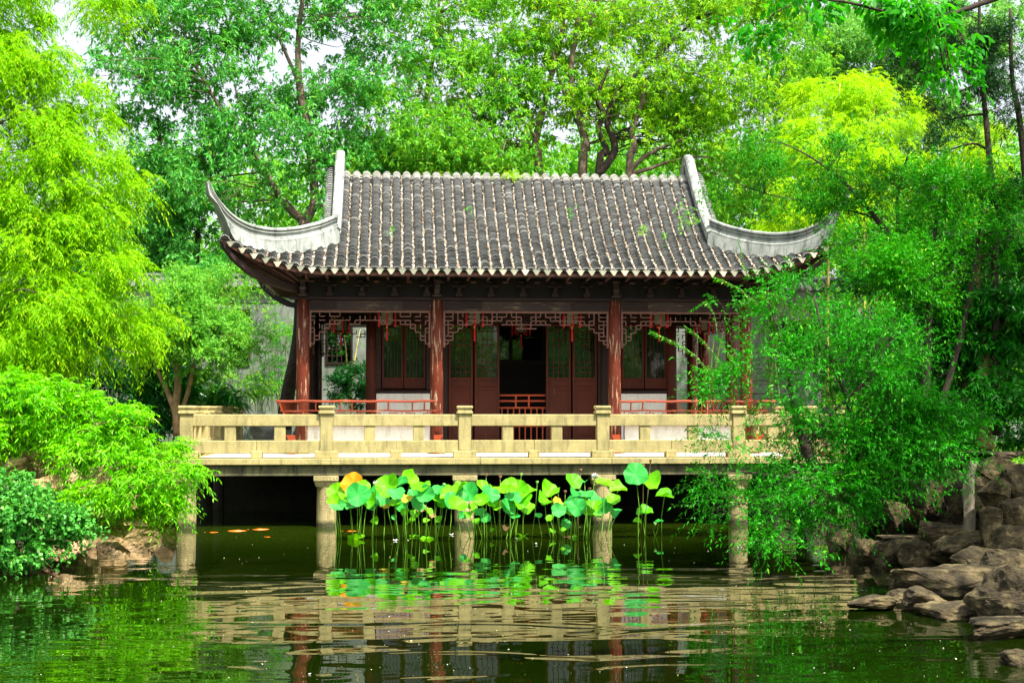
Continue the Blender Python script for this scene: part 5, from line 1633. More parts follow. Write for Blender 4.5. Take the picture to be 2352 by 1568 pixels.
tree('broadleaf_tree', 'large leaved near tree whose branch hangs into view at the upper right', 'tree', LF['over'], M['bark_dark'],
     [(1750, 40, 13, 60, 40, .3), (1755, 110, 13, 35, 40, .25), (1790, 150, 13, 20, 20, .2), (1680, 20, 13, 30, 20, .2, .6), (1700, 80, 13, 20, 20, .2, .6), (1830, 20, 13, 60, 30, .3, .8), (1930, 15, 13, 70, 22, .3, .9), (2010, 30, 13, 70, 30, .3), (2090, 50, 13, 70, 38, .3), (2160, 80, 13, 55, 30, .3), (2210, 120, 13, 40, 25, .25, .8), (2250, 40, 13, 70, 40, .3, .7), (2120, 10, 13, 120, 25, .3), (2190, 165, 13, 20, 20, .2, .7)],
     [[(*proj(10.6, 14.2, .9), 14.2, .22), (*proj(10.3, 14, 4), 14, .18), (*proj(9.6, 13.6, 6.6), 13.6, .13), (2500, -120, 13, .06), (2345, -30, 13, .035), (2250, 10, 13, .025), (2150, 40, 13, .022), (2050, 30, 13, .015), (1900, 0, 13, .011), (1780, 30, 13, .007), (1750, 90, 13, .003)]],
     seed=66, dens=52, shoots=4, n=5, ll=.072, lw=.036, pad=.10, ppn=7, L=.16, spread=.07, ang=55, droop=.45, ldroop=.6, hexa=True, limbs=60, curl=.2)

tree('evergreen_thicket', 'dense dark evergreen thicket filling the right bank behind the waterside shrub', 'shrub', LF['gloss'], M['bark_dark'],
     [(1980, 700, 28, 90, 70, .7, .6), (2060, 640, 28, 90, 70, .7), (2160, 620, 28, 110, 80, .7), (2300, 640, 28, 110, 90, .7), (2080, 780, 27.5, 100, 80, .7), (2190, 780, 27.5, 110, 80, .7), (2310, 820, 27.5, 100, 100, .7), (2040, 900, 27, 80, 80, .7), (2150, 930, 27, 110, 80, .7),
      (2290, 960, 27, 120, 80, .7), (2130, 1040, 26.5, 120, 50, .6), (2000, 1020, 26.8, 80, 60, .6), (2250, 520, 28, 130, 60, .7), (2090, 520, 28.5, 90, 50, .7), (1990, 1110, 26.5, 80, 50, .5)], [], seed=67, dens=13, shoots=6, n=9, ll=.12, lw=.034, L=.3, spread=.2, ang=55, droop=.2)
tree('shade_tree', 'big tree rooted on the right bank outside the view that shades the rockery', 'tree', LF['over'], M['bark_dark'],
     [wl(11.5, 18.5, 9, 2.0, 1.3, 2.0), wl(13.5, 20.5, 8.5, 2.2, 1.5, 2.0), wl(14.5, 18, 9.5, 2.2, 1.5, 2.0), wl(12.0, 16, 9.5, 1.8, 1.2, 1.8), wl(15.5, 22.5, 8.5, 2.0, 1.5, 1.8), wl(13.2, 22.5, 10, 1.6, 1.2, 1.8)],
     [[(*proj(13.5, 18, 1.0), 18, .3), (*proj(13.2, 18.2, 4), 18.2, .25), (*proj(13, 18.5, 7), 18.5, .18), (*proj(12.8, 18.5, 9.5), 18.5, .08)]],
     seed=68, dens=6.5, shoots=5, n=7, ll=.16, lw=.09, L=.35, spread=.3)
tree('dark_hedge', 'dark hedge seen through the lattice windows of the garden wall', 'hedge', LF['dark'], M['bark_dark'],
     [(u_, 800, 50.2, 90, 110, .5) for u_ in (450, 560, 700, 830, 1800, 1900, 2030, 2140)], [], seed=69, dens=7, shoots=6, n=8, ll=.18, lw=.08, L=.3)
tree('wall_shrubs', 'mixed green shrubs and saplings growing in front of the wall on the right', 'shrub', LF['mid'], M['bark_dark'],
     [(1740, 720, 46, 60, 50, .6, .5), (1800, 690, 46, 70, 40, .6, .7), (1900, 700, 46, 80, 50, .7), (2010, 700, 46, 90, 50, .7), (2120, 700, 45, 90, 60, .7), (1960, 880, 45.5, 60, 50, .6), (2060, 840, 45, 90, 80, .7), (2240, 800, 44, 120, 110, .8)], [], seed=70, dens=9, shoots=6, n=9, ll=.13, lw=.045, L=.3)
tree('wall_sapling', 'loose sapling in front of the wall between the left trees and the pavilion', 'plant', LF['mid'], M['culm'],
     [(545, 690, 46.8, 45, 30, .4, .5), (560, 880, 46.3, 50, 60, .4, .35), (600, 760, 46.3, 50, 70, .4, .3), (520, 650, 47, 50, 26, .4, .7)], [], seed=71, dens=16, shoots=6, n=9, ll=.12, lw=.03, L=.3)
# --- low growth over the banks
rng = np.random.default_rng(55)
X_ = np.concatenate([rng.uniform(8.5, 24, 9000), rng.uniform(-22, -5, 8000), rng.uniform(-22, 24, 4000)])
Y_ = np.concatenate([rng.uniform(9, 47.5, 9000), rng.uniform(9, 47.5, 8000), rng.uniform(42.5, 47.8, 4000)])
k_ = pond_depth(X_, Y_) < -.9
inT = (X_ > TX0 - .1) & (X_ < TX1 + .1) & (Y_ > 32.5) & (Y_ < 44.8)
X_, Y_ = X_[k_ & ~inT], Y_[k_ & ~inT]
P = np.stack([X_, Y_, ground_z(X_, Y_)], 1)
v_, kk_, r_ = shoot_leaves(rng, P, norm(rng.normal(0, .5, (len(P), 3)) + np.array([0, 0, 1.0])), .18 + .2 * rng.random(len(P)), 8, .13, .03, 40, .3)
tag(arr_mesh('ground_cover', v_, kk_, LF['mid'], r_, loc=(3, 30, 1.2)), 'low green ground cover growing on both banks and along the wall', 'ground cover', kind='stuff')
# --- trees on the viewer's own side of the pond (their light and reflections belong to the place)
for k, (x, Y, l) in enumerate(((-7, -9, 'leafy tree on the near bank to the left'), (2, -13, 'leafy tree on the near bank behind the viewer'), (10, -10, 'leafy tree on the near bank to the right'))):
    root = thing('bank_tree', l, 'tree', (x, Y, 1.2), 'trees on the near bank')
    rng = np.random.default_rng(200 + k)
    nn_ = 2600
    d = norm(rng.normal(0, 1, (nn_, 3))) * (.4 + .6 * rng.random((nn_, 1)))
    P = np.array([x, Y, 5.2]) + d * np.array([4.2, 2.2, 3.6])
    v, k2, rn = shoot_leaves(rng, P, norm(d + rng.normal(0, .4, (nn_, 3))), .4 + .3 * rng.random(nn_), 7, .26, .13, 55, .3)
    arr_mesh('crown', v, k2, LF['mid'], rn, root)
    mb = MB(); mb.tube([(x, Y, 0.9), (x + .2, Y, 3), (x - .1, Y, 6)], [.3, .22, .1], 8); mb.build('trunk', M['bark'], root)

# ================================================================== ROCKS
def rock(name, label, mat, u, v, Y, w, h, d, seed, group, rz=0.0, base=None, cuts=15, flat=0.0):
    """(u, v) = middle of the rock as measured; w, h, d in metres"""
    rng = np.random.default_rng(seed)
    bm = bmesh.new()
    n_ = int(rng.integers(13, 20))
    Q = rng.normal(0, 1, (n_, 3)); Q = Q / (np.abs(Q) ** 5).sum(1, keepdims=True) ** .2
    Q = Q * (.78 + .3 * rng.random((n_, 1)))
    if flat: Q[:, 2] = np.where(Q[:, 2] > flat * .6, flat + rng.normal(0, .03, n_), Q[:, 2])
    for q in Q: bm.verts.new(q)
    r_ = bmesh.ops.convex_hull(bm, input=bm.verts)
    bmesh.ops.delete(bm, geom=[x for x in set(r_['geom_interior'] + r_['geom_unused']) if isinstance(x, bmesh.types.BMVert)], context='VERTS')
    sc = np.array([w / 2, d / 2, h / 2])
    bmesh.ops.bevel(bm, geom=list(bm.edges), offset=.045, segments=1, affect='EDGES', clamp_overlap=True)
    bmesh.ops.triangulate(bm, faces=bm.faces)
    for it in range(5):
        lim = .16
        long_ = [e for e in bm.edges if e.calc_length() > lim]
        if not long_: break
        bmesh.ops.subdivide_edges(bm, edges=long_, cuts=1)
        bmesh.ops.triangulate(bm, faces=bm.faces)
    bm.normal_update()
    V = np.array([x.co[:] for x in bm.verts]); nV = np.array([x.normal[:] for x in bm.verts])
    def fbm(X, f, o):
        r = np.zeros(len(X))
        for q in range(5):
            K = np.random.default_rng(seed * 7 + q + o).normal(0, 1, (4, 3)) * f * 1.9 ** q
            ph = np.random.default_rng(seed * 3 + q + o).random(4) * 6.28
            r += np.abs(np.sin(X @ K.T + ph)).mean(1) * .58 ** q
        return r
    V = V + nV * (.17 * (fbm(V, 1.5, 0) - 1.4))[:, None] + nV * (.07 * (fbm(V, 5, 20) - 1.4))[:, None]
    V = V + nV * (np.sign(np.sin(V[:, 2] * 7 + fbm(V, 1.2, 50) * 6)) * .022)[:, None]
    V = V * sc / np.abs(V).max(0)
    c, s = math.cos(rz), math.sin(rz)
    V = V @ np.array([[c, s, 0], [-s, c, 0], [0, 0, 1]])
    for x, co in zip(bm.verts, V): x.co = co
    me = bpy.data.meshes.new(name)
    bm.to_mesh(me); bm.free()
    me.materials.append(mat)
    o = bpy.data.objects.new(name, me); C.objects.link(o)
    o.location = at(u, v, Y)
    return tag(o, label, 'rock', group)
RG = 'rocks of the right bank rockery'
RR = [
 # u, v, Y, w, h, d, flat, label
 (2195, 1330, 20.0, 1.62, .62, 1.3, .45, 'largest flat topped pale rock jutting into the pond on the right'),
 (2215, 1395, 18.2, 1.0, .42, .8, 0, 'low sunlit wedge shaped rock in front of the flat topped rock'),
 (2330, 1375, 17.6, .95, .78, .8, 0, 'tall rounded brown rock at the right edge by the water'),
 (2325, 1305, 20.5, .80, .5, .7, 0, 'rusty orange rock at the right edge above the flat topped rock'),
 (2130, 1380, 18.8, .62, .34, .5, 0, 'small mossy rock at the foot of the flat topped rock'),
 (2005, 1385, 18.9, .62, .18, .4, 0, 'low dark rock farthest left in the water'),
 (2060, 1372, 19.4, .50, .20, .4, 0, 'little grey slab beside the low dark rock'),
 (2310, 1440, 16.6, 1.2, .22, .5, 0, 'long wet slab barely above the water at the right edge'),
 (2345, 1525, 14.9, .5, .30, .5, 0, 'wet blackish rock in the bottom right corner'),
 (2050, 1258, 24.6, .68, .68, .7, .4, 'upright block of rock at the pond edge under the shrub'),
 (1990, 1250, 25.2, .55, .55, .6, .3, 'square grey rock left of the upright block'),
 (2075, 1232, 25.0, 1.0, .16, .8, .2, 'flat capstone lying over the upright block'),
 (2120, 1280, 24.0, .70, .52, .6, 0, 'dark angular rock right of the upright block'),
 (2170, 1225, 24.6, .75, .48, .6, 0, 'tilted grey slab rock half way up the rockery'),
 (2050, 1165, 26.0, .50, .62, .6, 0, 'narrow brown rock in the shade of the shrub'),
 (2135, 1150, 26.0, .60, .75, .6, 0, 'tall upright grey rock behind the tilted slab'),
 (2210, 1160, 25.2, .75, .8, .7, 0, 'shadowed rock under the grey stump'),
 (2225, 1255, 23.2, .95, .45, .7, 0, 'black shaded rock beside the pale wedge of the rockery'),
 (2290, 1080, 23.8, .62, .42, .6, 0, 'smooth round boulder near the top of the rockery'),
 (2345, 1110, 23.4, .62, .6, .6, 0, 'dark boulder at the right edge near the top'),
 (2280, 1145, 23.4, .52, .60, .5, 0, 'sharp tan rock with a lit edge below the round boulder'),
 (2325, 1190, 23.0, .66, .6, .6, 0, 'big tan rock at the right edge half way down'),
 (2275, 1215, 22.8, .32, .62, .4, 0, 'thin upright lit stone in the rockery'),
 (2335, 1260, 22.4, .8, .62, .6, 0, 'brown rock at the right edge above the rusty one'),
 (2240, 1065, 24.6, .8, .4, .6, 0, 'dark ledge rock under the rockery top slab'),
 (2300, 1040, 24.4, 1.25, .20, .9, .2, 'thin layered slab crowning the rockery'),
 (2260, 1290, 21.8, .9, .4, .7, 0, 'dark rock at the waterline behind the flat topped rock'),
 (2170, 1190, 27.0, 1.3, 1.0, 1.0, 0, 'broad shadowed rock mass in the middle of the rockery'),
 (2290, 1150, 25.6, 1.4, 1.2, 1.0, 0, 'big dark rock mass at the right edge of the rockery'),
 (2060, 1200, 27.0, 1.3, 1.1, 1.0, 0, 'broad dark rock mass behind the upright block'),
 (2230, 1275, 23.6, 1.2, .55, 1.0, 0, 'long black rock at the waterline behind the flat topped rock, widest of its row'),
 (2120, 1100, 27.0, 1.4, .9, 1.0, 0, 'mossy rock mass under the thicket at the top left of the rockery'),
 (2320, 1330, 20.9, 1.0, .7, .9, 0, 'half hidden rock between the flat topped rock and the right edge'),
 (2190, 1340, 21.2, 1.2, .4, .9, 0, 'dark rock footing under the flat topped rock'),
 (1930, 1232, 26.5, .45, .5, .5, 0, 'small dark rock at the left end of the rockery'),
]
for i, (u, v, Y, w, h, d, fl, l) in enumerate(RR):
    rock('rock', l, M['rock'], u, v, Y, w * 1.15, h * 1.15, d * 1.1, 300 + i, RG, rz=(i * 1.7) % 1 - .5, flat=fl)
mb = MB()
rng = np.random.default_rng(8)
c = at(2222, 1112, 23.8)
rings = []
for k in range(9):
    t = k / 8
    rings.append([(c.x + .09 * math.cos(a) * (1 + .3 * math.sin(3 * a + k)) + .05 * t, c.y + .08 * math.sin(a), c.z - .85 + 1.20 * t + .04 * math.sin(a * 2)) for a in np.linspace(0, 6.28, 12, endpoint=False)])
mb.sweep(rings)
tag(mb.build('tree_stump', M['wood_post'], loc=c, smooth=False), 'pale grey weathered upright stump standing among the right bank rocks', 'stump')
LG = 'tan rocks of the left bank'
for i, (u, v, Y, w, h, d, l) in enumerate([
 (250, 1105, 33.0, 1.0, .7, .8, 'tan rock half hidden behind the overhanging tree'), (205, 1150, 31.0, .9, .8, .7, 'craggy tan rock at the waterline on the left'), (150, 1120, 29.5, .9, .9, .7, 'pale knobbly rock beside the craggy waterline rock'),
 (260, 1165, 32.6, .7, .5, .6, 'small tan rock farthest right on the left bank'), (110, 1085, 29.0, 1.1, .7, .8, 'wide pale rock under the twisted branch'), (20, 1080, 28.0, 1.2, .7, .8, 'orange brown rock at the left edge behind the trunk'),
 (180, 1200, 28.4, .8, .7, .6, 'tan rock behind the tip of the ivy bush'), (60, 1150, 27, 1.3, .9, .8, 'tan rock covered by the top of the ivy bush'), (-5, 1300, 24.2, .5, .7, .5, 'ochre rock at the left edge by the waterline'), (150, 1265, 25.4, .9, .6, .5, 'shaded rock below the ivy bush'), (60, 1285, 24.9, 1.0, .4, .5, 'dark foundation rock under the ivy bush'),
 (-40, 1260, 25.2, 1.6, 1.3, .9, 'rock mass at the left edge behind the ivy bush'), (30, 1220, 26.4, 1.6, 1.2, .9, 'rock wall of the left bank behind the ivy bush'), (110, 1180, 28.2, 1.4, 1.1, .9, 'tan rock wall between the ivy bush and the waterline rock'),
 (330, 1150, 38.5, 1.6, 1.0, .8, 'far bank rock in the shade left of the corner pier'), (230, 1140, 35.5, 1.5, 1.0, .8, 'far bank rock behind the small tan rocks'),
 (300, 1130, 36, 1.4, .9, .8, 'far tan rock on the bank beside the terrace'), (370, 1120, 37.5, 1.2, 1.0, .7, 'shaded rock beside the corner pier')]):
    rock('rock', l, M['rock_tan'], u, v, Y, w, h, d, 400 + i, LG, rz=i)
for i, (u, v, Y, w, h, d, l) in enumerate([(602, 985, 44, .9, 1.0, .6, 'pitted grey scholar rock left of the bench seen through the balustrade'), (648, 992, 44, .6, .8, .5, 'smaller grey scholar rock beside the corner column'), (690, 998, 44.3, .5, .6, .5, 'lowest grey scholar rock behind the corner column')]):
    rock('scholar_rock', l, M['rock_grey'], u, v, Y, w, h, d, 500 + i, 'grey scholar rocks beyond the terrace', rz=i)

# ================================================================== LOTUS
LTC = {'t': m_leaf('glaucous lotus leaf', (0.012, 0.29, 0.030), (0.060, 0.46, 0.075), 0.2, 0.5, (1, 1, 1)), 'l': m_leaf('light lotus leaf', (0.08, 0.50, 0.004), (0.22, 0.70, 0.01), 0.4, 0.45, (1.2, 1.1, .4)),
       'o': m_leaf('withered orange lotus leaf', (0.75, 0.28, 0.005), (0.85, 0.42, 0.01), 0.35, 0.6, (1.2, .9, .3)), 'y': m_leaf('yellowing lotus leaf', (0.50, 0.42, 0.02), (0.70, 0.55, 0.06), 0.3, 0.6),
       'b': m_plain('dry brown lotus leaf', (0.34, 0.18, 0.07), 0.8)}
M['lstem'] = m_plain('lotus stem', (0.16, 0.38, 0.02), 0.5, 0.3, 6)
M['pod'] = m_plain('brown seed pod', (0.26, 0.12, 0.06), 0.8)
M['podg'] = m_plain('green seed pod', (0.25, 0.55, 0.12), 0.6)
M['petal'] = m_plain('white pink petal', (0.88, 0.80, 0.80), 0.5, .08)
YLO = 29.8
def zxy(zx, zy): return 705.9 + zx * .4, 1029.4 + zy * .4
def lotus_leaf_mesh(rng, c, R0, nrm, curl, cup):
    n, m = 28, 5
    nrm = Vector(nrm).normalized()
    a = nrm.cross(Vector((0, 0, 1)));
    if a.length < .1: a = Vector((1, 0, 0))
    a.normalize(); b_ = nrm.cross(a)
    ph = rng.random(6) * 6.28
    vs = [c - nrm * R0 * .10]
    for j in range(1, m + 1):
        t = j / m
        for k in range(n):
            th = 2 * math.pi * k / n
            rr = R0 * 1.17 * t * (1 + .06 * math.sin(3 * th + ph[0]) * t + .045 * math.sin(7 * th + ph[1]) * t)
            hh = R0 * (cup * t ** 2 - .10 * (1 - t) ** 2 + t ** 2 * (.17 * math.sin(2 * th + ph[2]) * (1 + curl * 2) + .10 * math.sin(5 * th + ph[3]) + .05 * math.sin(9 * th + ph[4])))
            if curl > 0:
                hh += curl * R0 * max(0, math.cos(th - ph[5])) ** 2 * t * t * 1.4
            vs.append(c + a * (math.cos(th) * rr) + b_ * (math.sin(th) * rr) + nrm * hh)
    fs = [(0, 1 + k, 1 + (k + 1) % n) for k in range(n)]
    for j in range(m - 1):
        for k in range(n):
            k2 = (k + 1) % n
            fs.append((1 + j * n + k, 1 + (j + 1) * n + k, 1 + (j + 1) * n + k2, 1 + j * n + k2))
    return vs, fs
def lotus_clump(label, ux, leaves, pods=(), flowers=(), seed=0):
    rng = np.random.default_rng(seed)
    u, _ = zxy(ux, 520)
    base = at(u, 1236, YLO); base.z = 0
    t = thing('lotus_plant', label, 'lotus', base, 'lotus clumps rising in front of the terrace')
    def stem(c, bx=None, r=.0065, mat=None):
        x = base.x + (c.x - base.x) * (.72 + .2 * rng.random()) + rng.normal(0, .04) if bx is None else bx
        y = c.y + rng.normal(0, .12)
        p0 = Vector((x, y, -.05))
        mid = p0.lerp(c, .5) + Vector((rng.normal(0, .03), 0, .03))
        pts = [p0.lerp(mid, .5) + Vector((p0.x - mid.x, 0, 0)) * .1, mid, mid.lerp(c, .55), c]
        mb = MB(); mb.tube([p0] + pts, [r * 1.2, r * 1.1, r, r * .9, r * .8], 5)
        mb.build('stem', mat or M['lstem'], t, smooth=True)
    for lf in leaves:
        zx, zy, rz, col = lf[:4]
        tilt = lf[4] if len(lf) > 4 else {'t': .95, 'l': .55 + .3 * rng.random(), 'o': 1.0, 'y': .7, 'b': .7}[col]
        curl = lf[5] if len(lf) > 5 else (rng.random() < .45) * .5 * (col == 'l')
        u, v = zxy(zx, zy)
        Y = YLO + rng.normal(0, .28)
        c = at(u, v, Y)
        if zy > 480: c.z = .01; tilt = .04
        R0 = rz * .4 / ppm(Y)
        az = rng.normal(0, .5)
        nv = Vector((math.sin(az) * tilt, -math.cos(az) * tilt, math.sqrt(max(.03, 1 - tilt * tilt * .9))))
        vs, fs = lotus_leaf_mesh(rng, c, R0, nv, curl, .10 + .12 * rng.random())
        mb = MB(); mb.face_add(vs, fs, 0); base_v = rng.random() * .6
        mb.a = [min(1, max(0, base_v + (.32 if (i_ % 28) % 4 == 0 else 0) + .25 * rng.random())) for i_ in range(len(fs))]
        mb.build('leaf', LTC[col], t, smooth=True)
        if zy <= 480: stem(c + nv.normalized() * -.02)
    for zx, zy, g in pods:
        u, v = zxy(zx, zy); c = at(u, v, YLO + .1)
        mb = MB(); s = .032 if not g else .03
        mb.lathe(c, [(s * .3, -.05), (s * .7, -.02), (s, .012), (s * .9, .018), (.004, .02)], 10)
        mb.build('seed_pod', M['podg'] if g else M['pod'], t, smooth=True)
        stem(c - Vector((0, 0, .04)), None, .005, M['lstem'] if g or rng.random() < .5 else M['bark_tan'])
    for zx, zy in flowers:
        u, v = zxy(zx, zy); c = at(u, v, YLO - .1)
        mb = MB()
        for ring, (nn2, op, L) in enumerate(((5, .25, .11), (8, .6, .11), (8, 1.0, .10))):
            for k in range(nn2):
                a = 2 * math.pi * (k + ring * .5) / nn2
                d = Vector((math.cos(a) * op, math.sin(a) * op, 1)).normalized()
                w = Vector((-math.sin(a), math.cos(a), 0)) * .028
                b0 = c - Vector((0, 0, .04))
                mb.face_add([b0, b0 + d * L * .5 + w * 1.3, b0 + d * L * 1.2, b0 + d * L * .5 - w], [(0, 1, 2, 3)])
        mb.build('flower', M['petal'], t)
        stem(c - Vector((0, 0, .04)))
    return t
lotus_clump('leftmost lotus clump with one large withered orange leaf', 290,
 [(170, 255, 50, 'l', .9), (292, 268, 60, 't'), (262, 202, 56, 'o'), (175, 318, 38, 't'), (410, 270, 56, 't'), (375, 315, 38, 't'), (250, 335, 30, 't', .4), (322, 220, 36, 'l'), (440, 325, 28, 'y'), (385, 418, 20, 'l'), (235, 285, 40, 'l'), (345, 300, 40, 'l'), (150, 300, 34, 'l'), (280, 505, 42, 'l')],
 [], [(395, 208)], 1)
lotus_clump('dense second lotus clump from the left with blue green leaves', 640,
 [(458, 215, 58, 'l', .9), (530, 205, 46, 't', .6, .6), (590, 190, 52, 'l', .7), (650, 218, 50, 'l', .4), (680, 262, 46, 't'), (612, 268, 36, 't'), (630, 315, 42, 't'), (560, 285, 36, 'y', .5), (500, 310, 40, 'l'), (545, 320, 38, 't'), (765, 232, 42, 't', .5), (815, 265, 46, 'l'), (560, 365, 22, 'l'), (618, 373, 26, 'l'), (592, 420, 28, 'l', .6), (497, 395, 14, 't'),
  (695, 360, 25, 'l'), (760, 405, 20, 'l'), (685, 415, 18, 'l'), (735, 290, 36, 'l'), (612, 490, 24, 'l'), (510, 260, 44, 't', .6), (830, 300, 44, 't'), (660, 345, 26, 'b'), (718, 385, 18, 'b'), (780, 300, 40, 'l'), (690, 526, 36, 'l')],
 [(785, 205, 1)], [], 2)
lotus_clump('widest middle lotus clump with tall seed pods', 1110,
 [(860, 322, 50, 'l', .8), (925, 250, 52, 't'), (880, 222, 40, 'l'), (1010, 225, 42, 'l'), (1045, 262, 50, 't', .8), (1000, 300, 36, 'l'), (890, 385, 22, 't'), (972, 418, 20, 'l'), (1025, 398, 26, 't'), (995, 365, 30, 't', .6), (1060, 300, 36, 'l'), (1105, 235, 46, 'l', .4, .4), (1160, 215, 44, 'l'), (1205, 245, 60, 'l', .9), (1270, 245, 42, 'l', .6, .7),
  (1180, 280, 45, 't', .5), (1150, 330, 44, 't'), (1190, 385, 28, 't', .5), (1255, 335, 44, 'l'), (1210, 300, 50, 'l'), (950, 345, 32, 'l'), (930, 375, 26, 'l'), (1100, 330, 32, 'l'), (1147, 458, 22, 'b', .3, .8), (1060, 470, 12, 'l'), (1230, 503, 34, 'l'), (940, 512, 14, 'l')],
 [(1027, 150, 0), (1108, 162, 0), (1228, 148, 1), (1320, 192, 1)], [], 3)
lotus_clump('fourth lotus clump from the left with a white flower and a yellow brown leaf', 1530,
 [(1400, 242, 44, 'l', .6, .6), (1365, 305, 40, 'l', .5, .6), (1440, 315, 34, 'y', .8), (1442, 355, 37, 't'), (1325, 385, 20, 't', .5), (1393, 400, 22, 'l'), (1485, 435, 28, 't'), (1408, 473, 18, 'l', .5), (1472, 466, 14, 'l'), (1537, 487, 16, 'l'), (1528, 188, 46, 'l', .85), (1560, 270, 44, 't', .5, .5), (1512, 312, 42, 't'), (1550, 335, 48, 't'), (1600, 265, 40, 't', .5, .4),
  (1705, 205, 50, 'l', .4, .3), (1785, 235, 44, 'l', .35, .3), (1755, 290, 36, 'l'), (1705, 335, 42, 't'), (1778, 368, 33, 't', .7, .6), (1658, 385, 28, 'l', .5), (1650, 330, 40, 'l'), (1610, 360, 32, 'l'), (1640, 280, 40, 't', .6), (1490, 512, 22, 'b', .3), (1590, 190, 20, 't', .3), (1500, 360, 30, 'l')],
 [(1570, 122, 0), (1622, 230, 0), (1481, 246, 0), (1440, 243, 0)], [(1652, 165)], 4)
lotus_clump('rightmost sparse lotus clump with the tallest leaf', 1950,
 [(1887, 148, 60, 't', .95), (1965, 200, 54, 'l', .45, .5), (2052, 268, 46, 'l', .5, .4), (1940, 365, 42, 'l', .4, .3), (1895, 420, 22, 'l', .3), (2015, 420, 24, 't', .25)],
 [(1970, 70, 0), (1930, 97, 0), (1997, 432, 1)], [], 5)

# ================================================================== WATER LIFE AND FLOATING THINGS
M['koi'] = m_plain('orange koi skin', (0.80, 0.17, 0.005), 0.35, 0.25, 5)
def koi(u, v, L, ang, label):
    Y = EYE * F_PX / (v - 938)
    p = at(u, 938, Y); p.z = -.012
    t = thing('koi', label, 'fish', p, 'orange koi in the pond')
    ca, sa = math.cos(ang), math.sin(ang)
    W = lambda x, y, z: p + Vector((x * ca - y * sa, x * sa + y * ca, z))
    mb = MB(); rings = []
    for x, w, h in ((-.5, .005, .02), (-.38, .03, .045), (-.15, .075, .075), (.1, .10, .09), (.3, .085, .075), (.44, .05, .045), (.5, .012, .012)):
        bend = .05 * math.sin(x * 5)
        rings.append([W(x * L, (bend + w * math.cos(a)) * L, h * math.sin(a) * L * .8) for a in np.linspace(0, 6.28, 10, endpoint=False)])
    mb.sweep(rings)
    mb.build('body', M['koi'], t, smooth=True)
    mb = MB()
    mb.face_add([W(-.48 * L, 0, .01), W(-.68 * L, .05 * L, .02), W(-.60 * L, 0, .012), W(-.68 * L, -.05 * L, .0)], [(0, 1, 2, 3)])
    mb.face_add([W(.15 * L, 0, .05 * L), W(-.05 * L, 0, .09 * L), W(-.25 * L, 0, .05 * L)], [(0, 1, 2)])
    for s in (1, -1): mb.face_add([W(.25 * L, s * .07 * L, .015), W(.12 * L, s * .13 * L, .012), W(.1 * L, s * .08 * L, .015)], [(0, 1, 2)])
    mb.build('fin', M['koi'], t)
koi(600, 1211, .42, .1, 'large orange koi farthest right of the group near the corner pier')
koi(548, 1214, .45, 3.1, 'long pale orange koi between the corner pier and the large koi')
koi(492, 1217, .28, .1, 'small red koi nearest the corner pier')
koi(618, 1228, .24, 2.9, 'small dim koi swimming nearer the viewer than the others')
koi(808, 1216, .3, 0, 'yellow koi at the foot of the leftmost lotus clump')
rng = np.random.default_rng(12)
fl, fr_ = [], []
for k in range(750):
    u = rng.uniform(60, 2340); v = 1205 + 360 * rng.random() ** 1.5
    Y = EYE * F_PX / (v - 938)
    p = np.array(at(u, v, Y)); p[2] = .006
    if pond_depth(p[0], p[1]) < .2: continue
    s = (.005 + .009 * rng.random() ** 3) * (2.0 if rng.random() < .03 else 1)
    a = rng.random() * 6.28
    ax = np.array([math.cos(a), math.sin(a), 0]) * s; bx = np.array([-math.sin(a), math.cos(a), 0]) * s * .6
    zz = np.array([0, 0, 1]) * s * .35
    fl += [p - ax, p + bx + zz, p + ax + zz, p - bx]; fr_.append(rng.random())
M['fleck'] = m_attr('floating flecks', [(0, (.45, .42, .30)), (.6, (.75, .74, .62)), (1, (.62, .62, .10))], nscale=4)
o = arr_mesh('floating_flecks', np.array(fl), 4, M['fleck'], fr_, loc=(3, 22, 0))
tag(o, 'tiny pale flecks and pollen floating on the pond', 'flecks', kind='stuff')
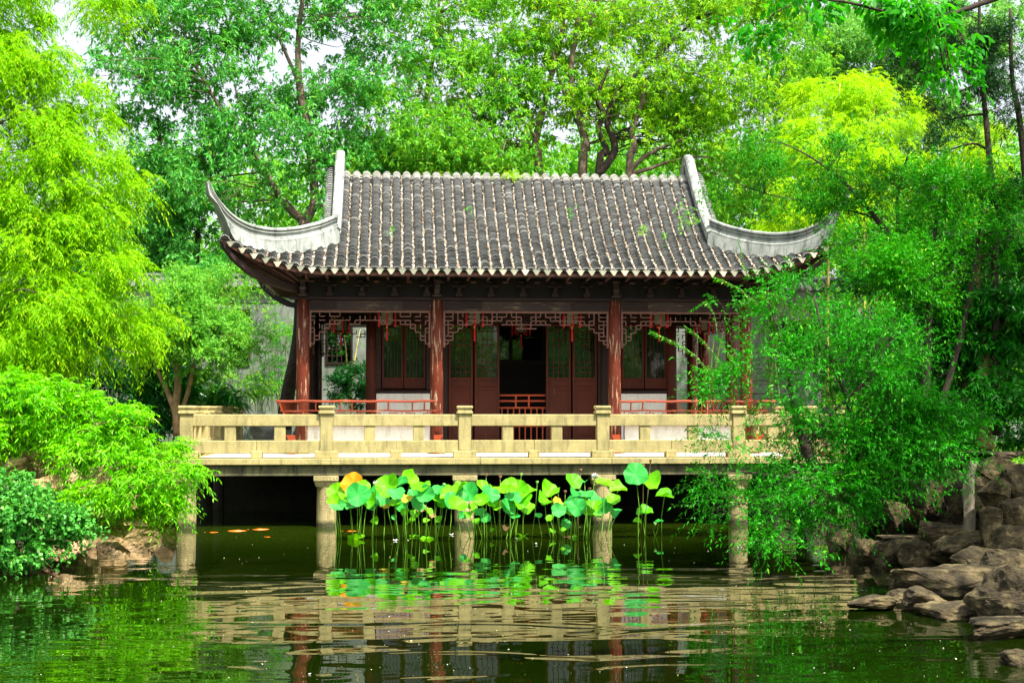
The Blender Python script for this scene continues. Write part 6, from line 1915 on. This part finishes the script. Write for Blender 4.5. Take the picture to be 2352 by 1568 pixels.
for k, (zx, zy, l) in enumerate(((508, 525, 'white petal afloat between the first two lotus clumps'), (828, 494, 'white petal afloat left of the third pier'), (1323, 552, 'white petal afloat between the third and fourth lotus clumps'), (1213, 520, 'white petal afloat under the middle lotus clump'))):
    u, v = zxy(zx, zy); Y = EYE * F_PX / (v - 938); p = at(u, v, Y); p.z = 0
    mb = MB()
    for a in (0, 1.3, 2.4):
        d = Vector((math.cos(a + k), math.sin(a + k), .5)); w = Vector((-d.y, d.x, 0)) * .018
        mb.face_add([p + Vector((0, 0, .004)), p + d * .04 + w, p + d * .075, p + d * .04 - w], [(0, 1, 2, 3)])
    tag(mb.build('lotus_petal', M['petal'], loc=p), l, 'petal', 'fallen lotus petals')
u, v = 2886 / 1.7, 1285; Y = EYE * F_PX / (1262 - 938); p = at(1698, 1262, Y); p.z = 0
mb = MB()
for a in (.4, 1.9):
    d = Vector((math.cos(a), math.sin(a), .5)); w = Vector((-d.y, d.x, 0)) * .018
    mb.face_add([p + Vector((0, 0, .004)), p + d * .04 + w, p + d * .08, p + d * .04 - w], [(0, 1, 2, 3)])
tag(mb.build('lotus_petal', M['petal'], loc=p), 'white petal afloat on the reflection of the fifth pier', 'petal', 'fallen lotus petals')

# weeds on the roof
def weed(u, v, Y, w, h, mat, label, n, seed, name='roof_weed', droop=.5):
    rng = np.random.default_rng(seed)
    c = at(u, v, Y); s = 1 / ppm(Y)
    P = np.array(c) + rng.normal(0, 1, (n, 3)) * np.array([w * s * .35, .05, h * s * .35])
    D = norm(rng.normal(0, .7, (n, 3)) + np.array([0, -.5, .5]))
    v_, k_, r_ = shoot_leaves(rng, P, D, np.full(n, .14), 8, .055, .02, 50, droop)
    tag(arr_mesh(name, v_, k_, mat, r_, loc=c), label, 'plant', 'weeds growing on the roof')
weed(1175, 402, 38.9, 45, 26, LF['yellow'], 'yellow green fern tuft growing at the middle of the roof ridge', 60, 1)
weed(1578, 500, 36.6, 40, 50, LF['round'], 'broad leaved weed growing by the right gable ridge', 45, 2)
weed(1478, 530, 36.4, 10, 26, LF['sunny'], 'dry upright weed on the lower right roof slope', 14, 3)
weed(1310, 485, 37, 12, 14, LF['bright'], 'tiny green weed in the middle of the right roof half', 6, 4)
weed(1076, 478, 37, 8, 10, LF['bright'], 'tiny green weed left of the roof middle', 5, 5)
weed(1530, 545, 36, 8, 14, LF['bright'], 'tiny green weed low on the right roof slope', 6, 6)
weed(902, 525, 36.4, 8, 10, LF['bright'], 'tiny green weed low on the left roof slope', 5, 7)
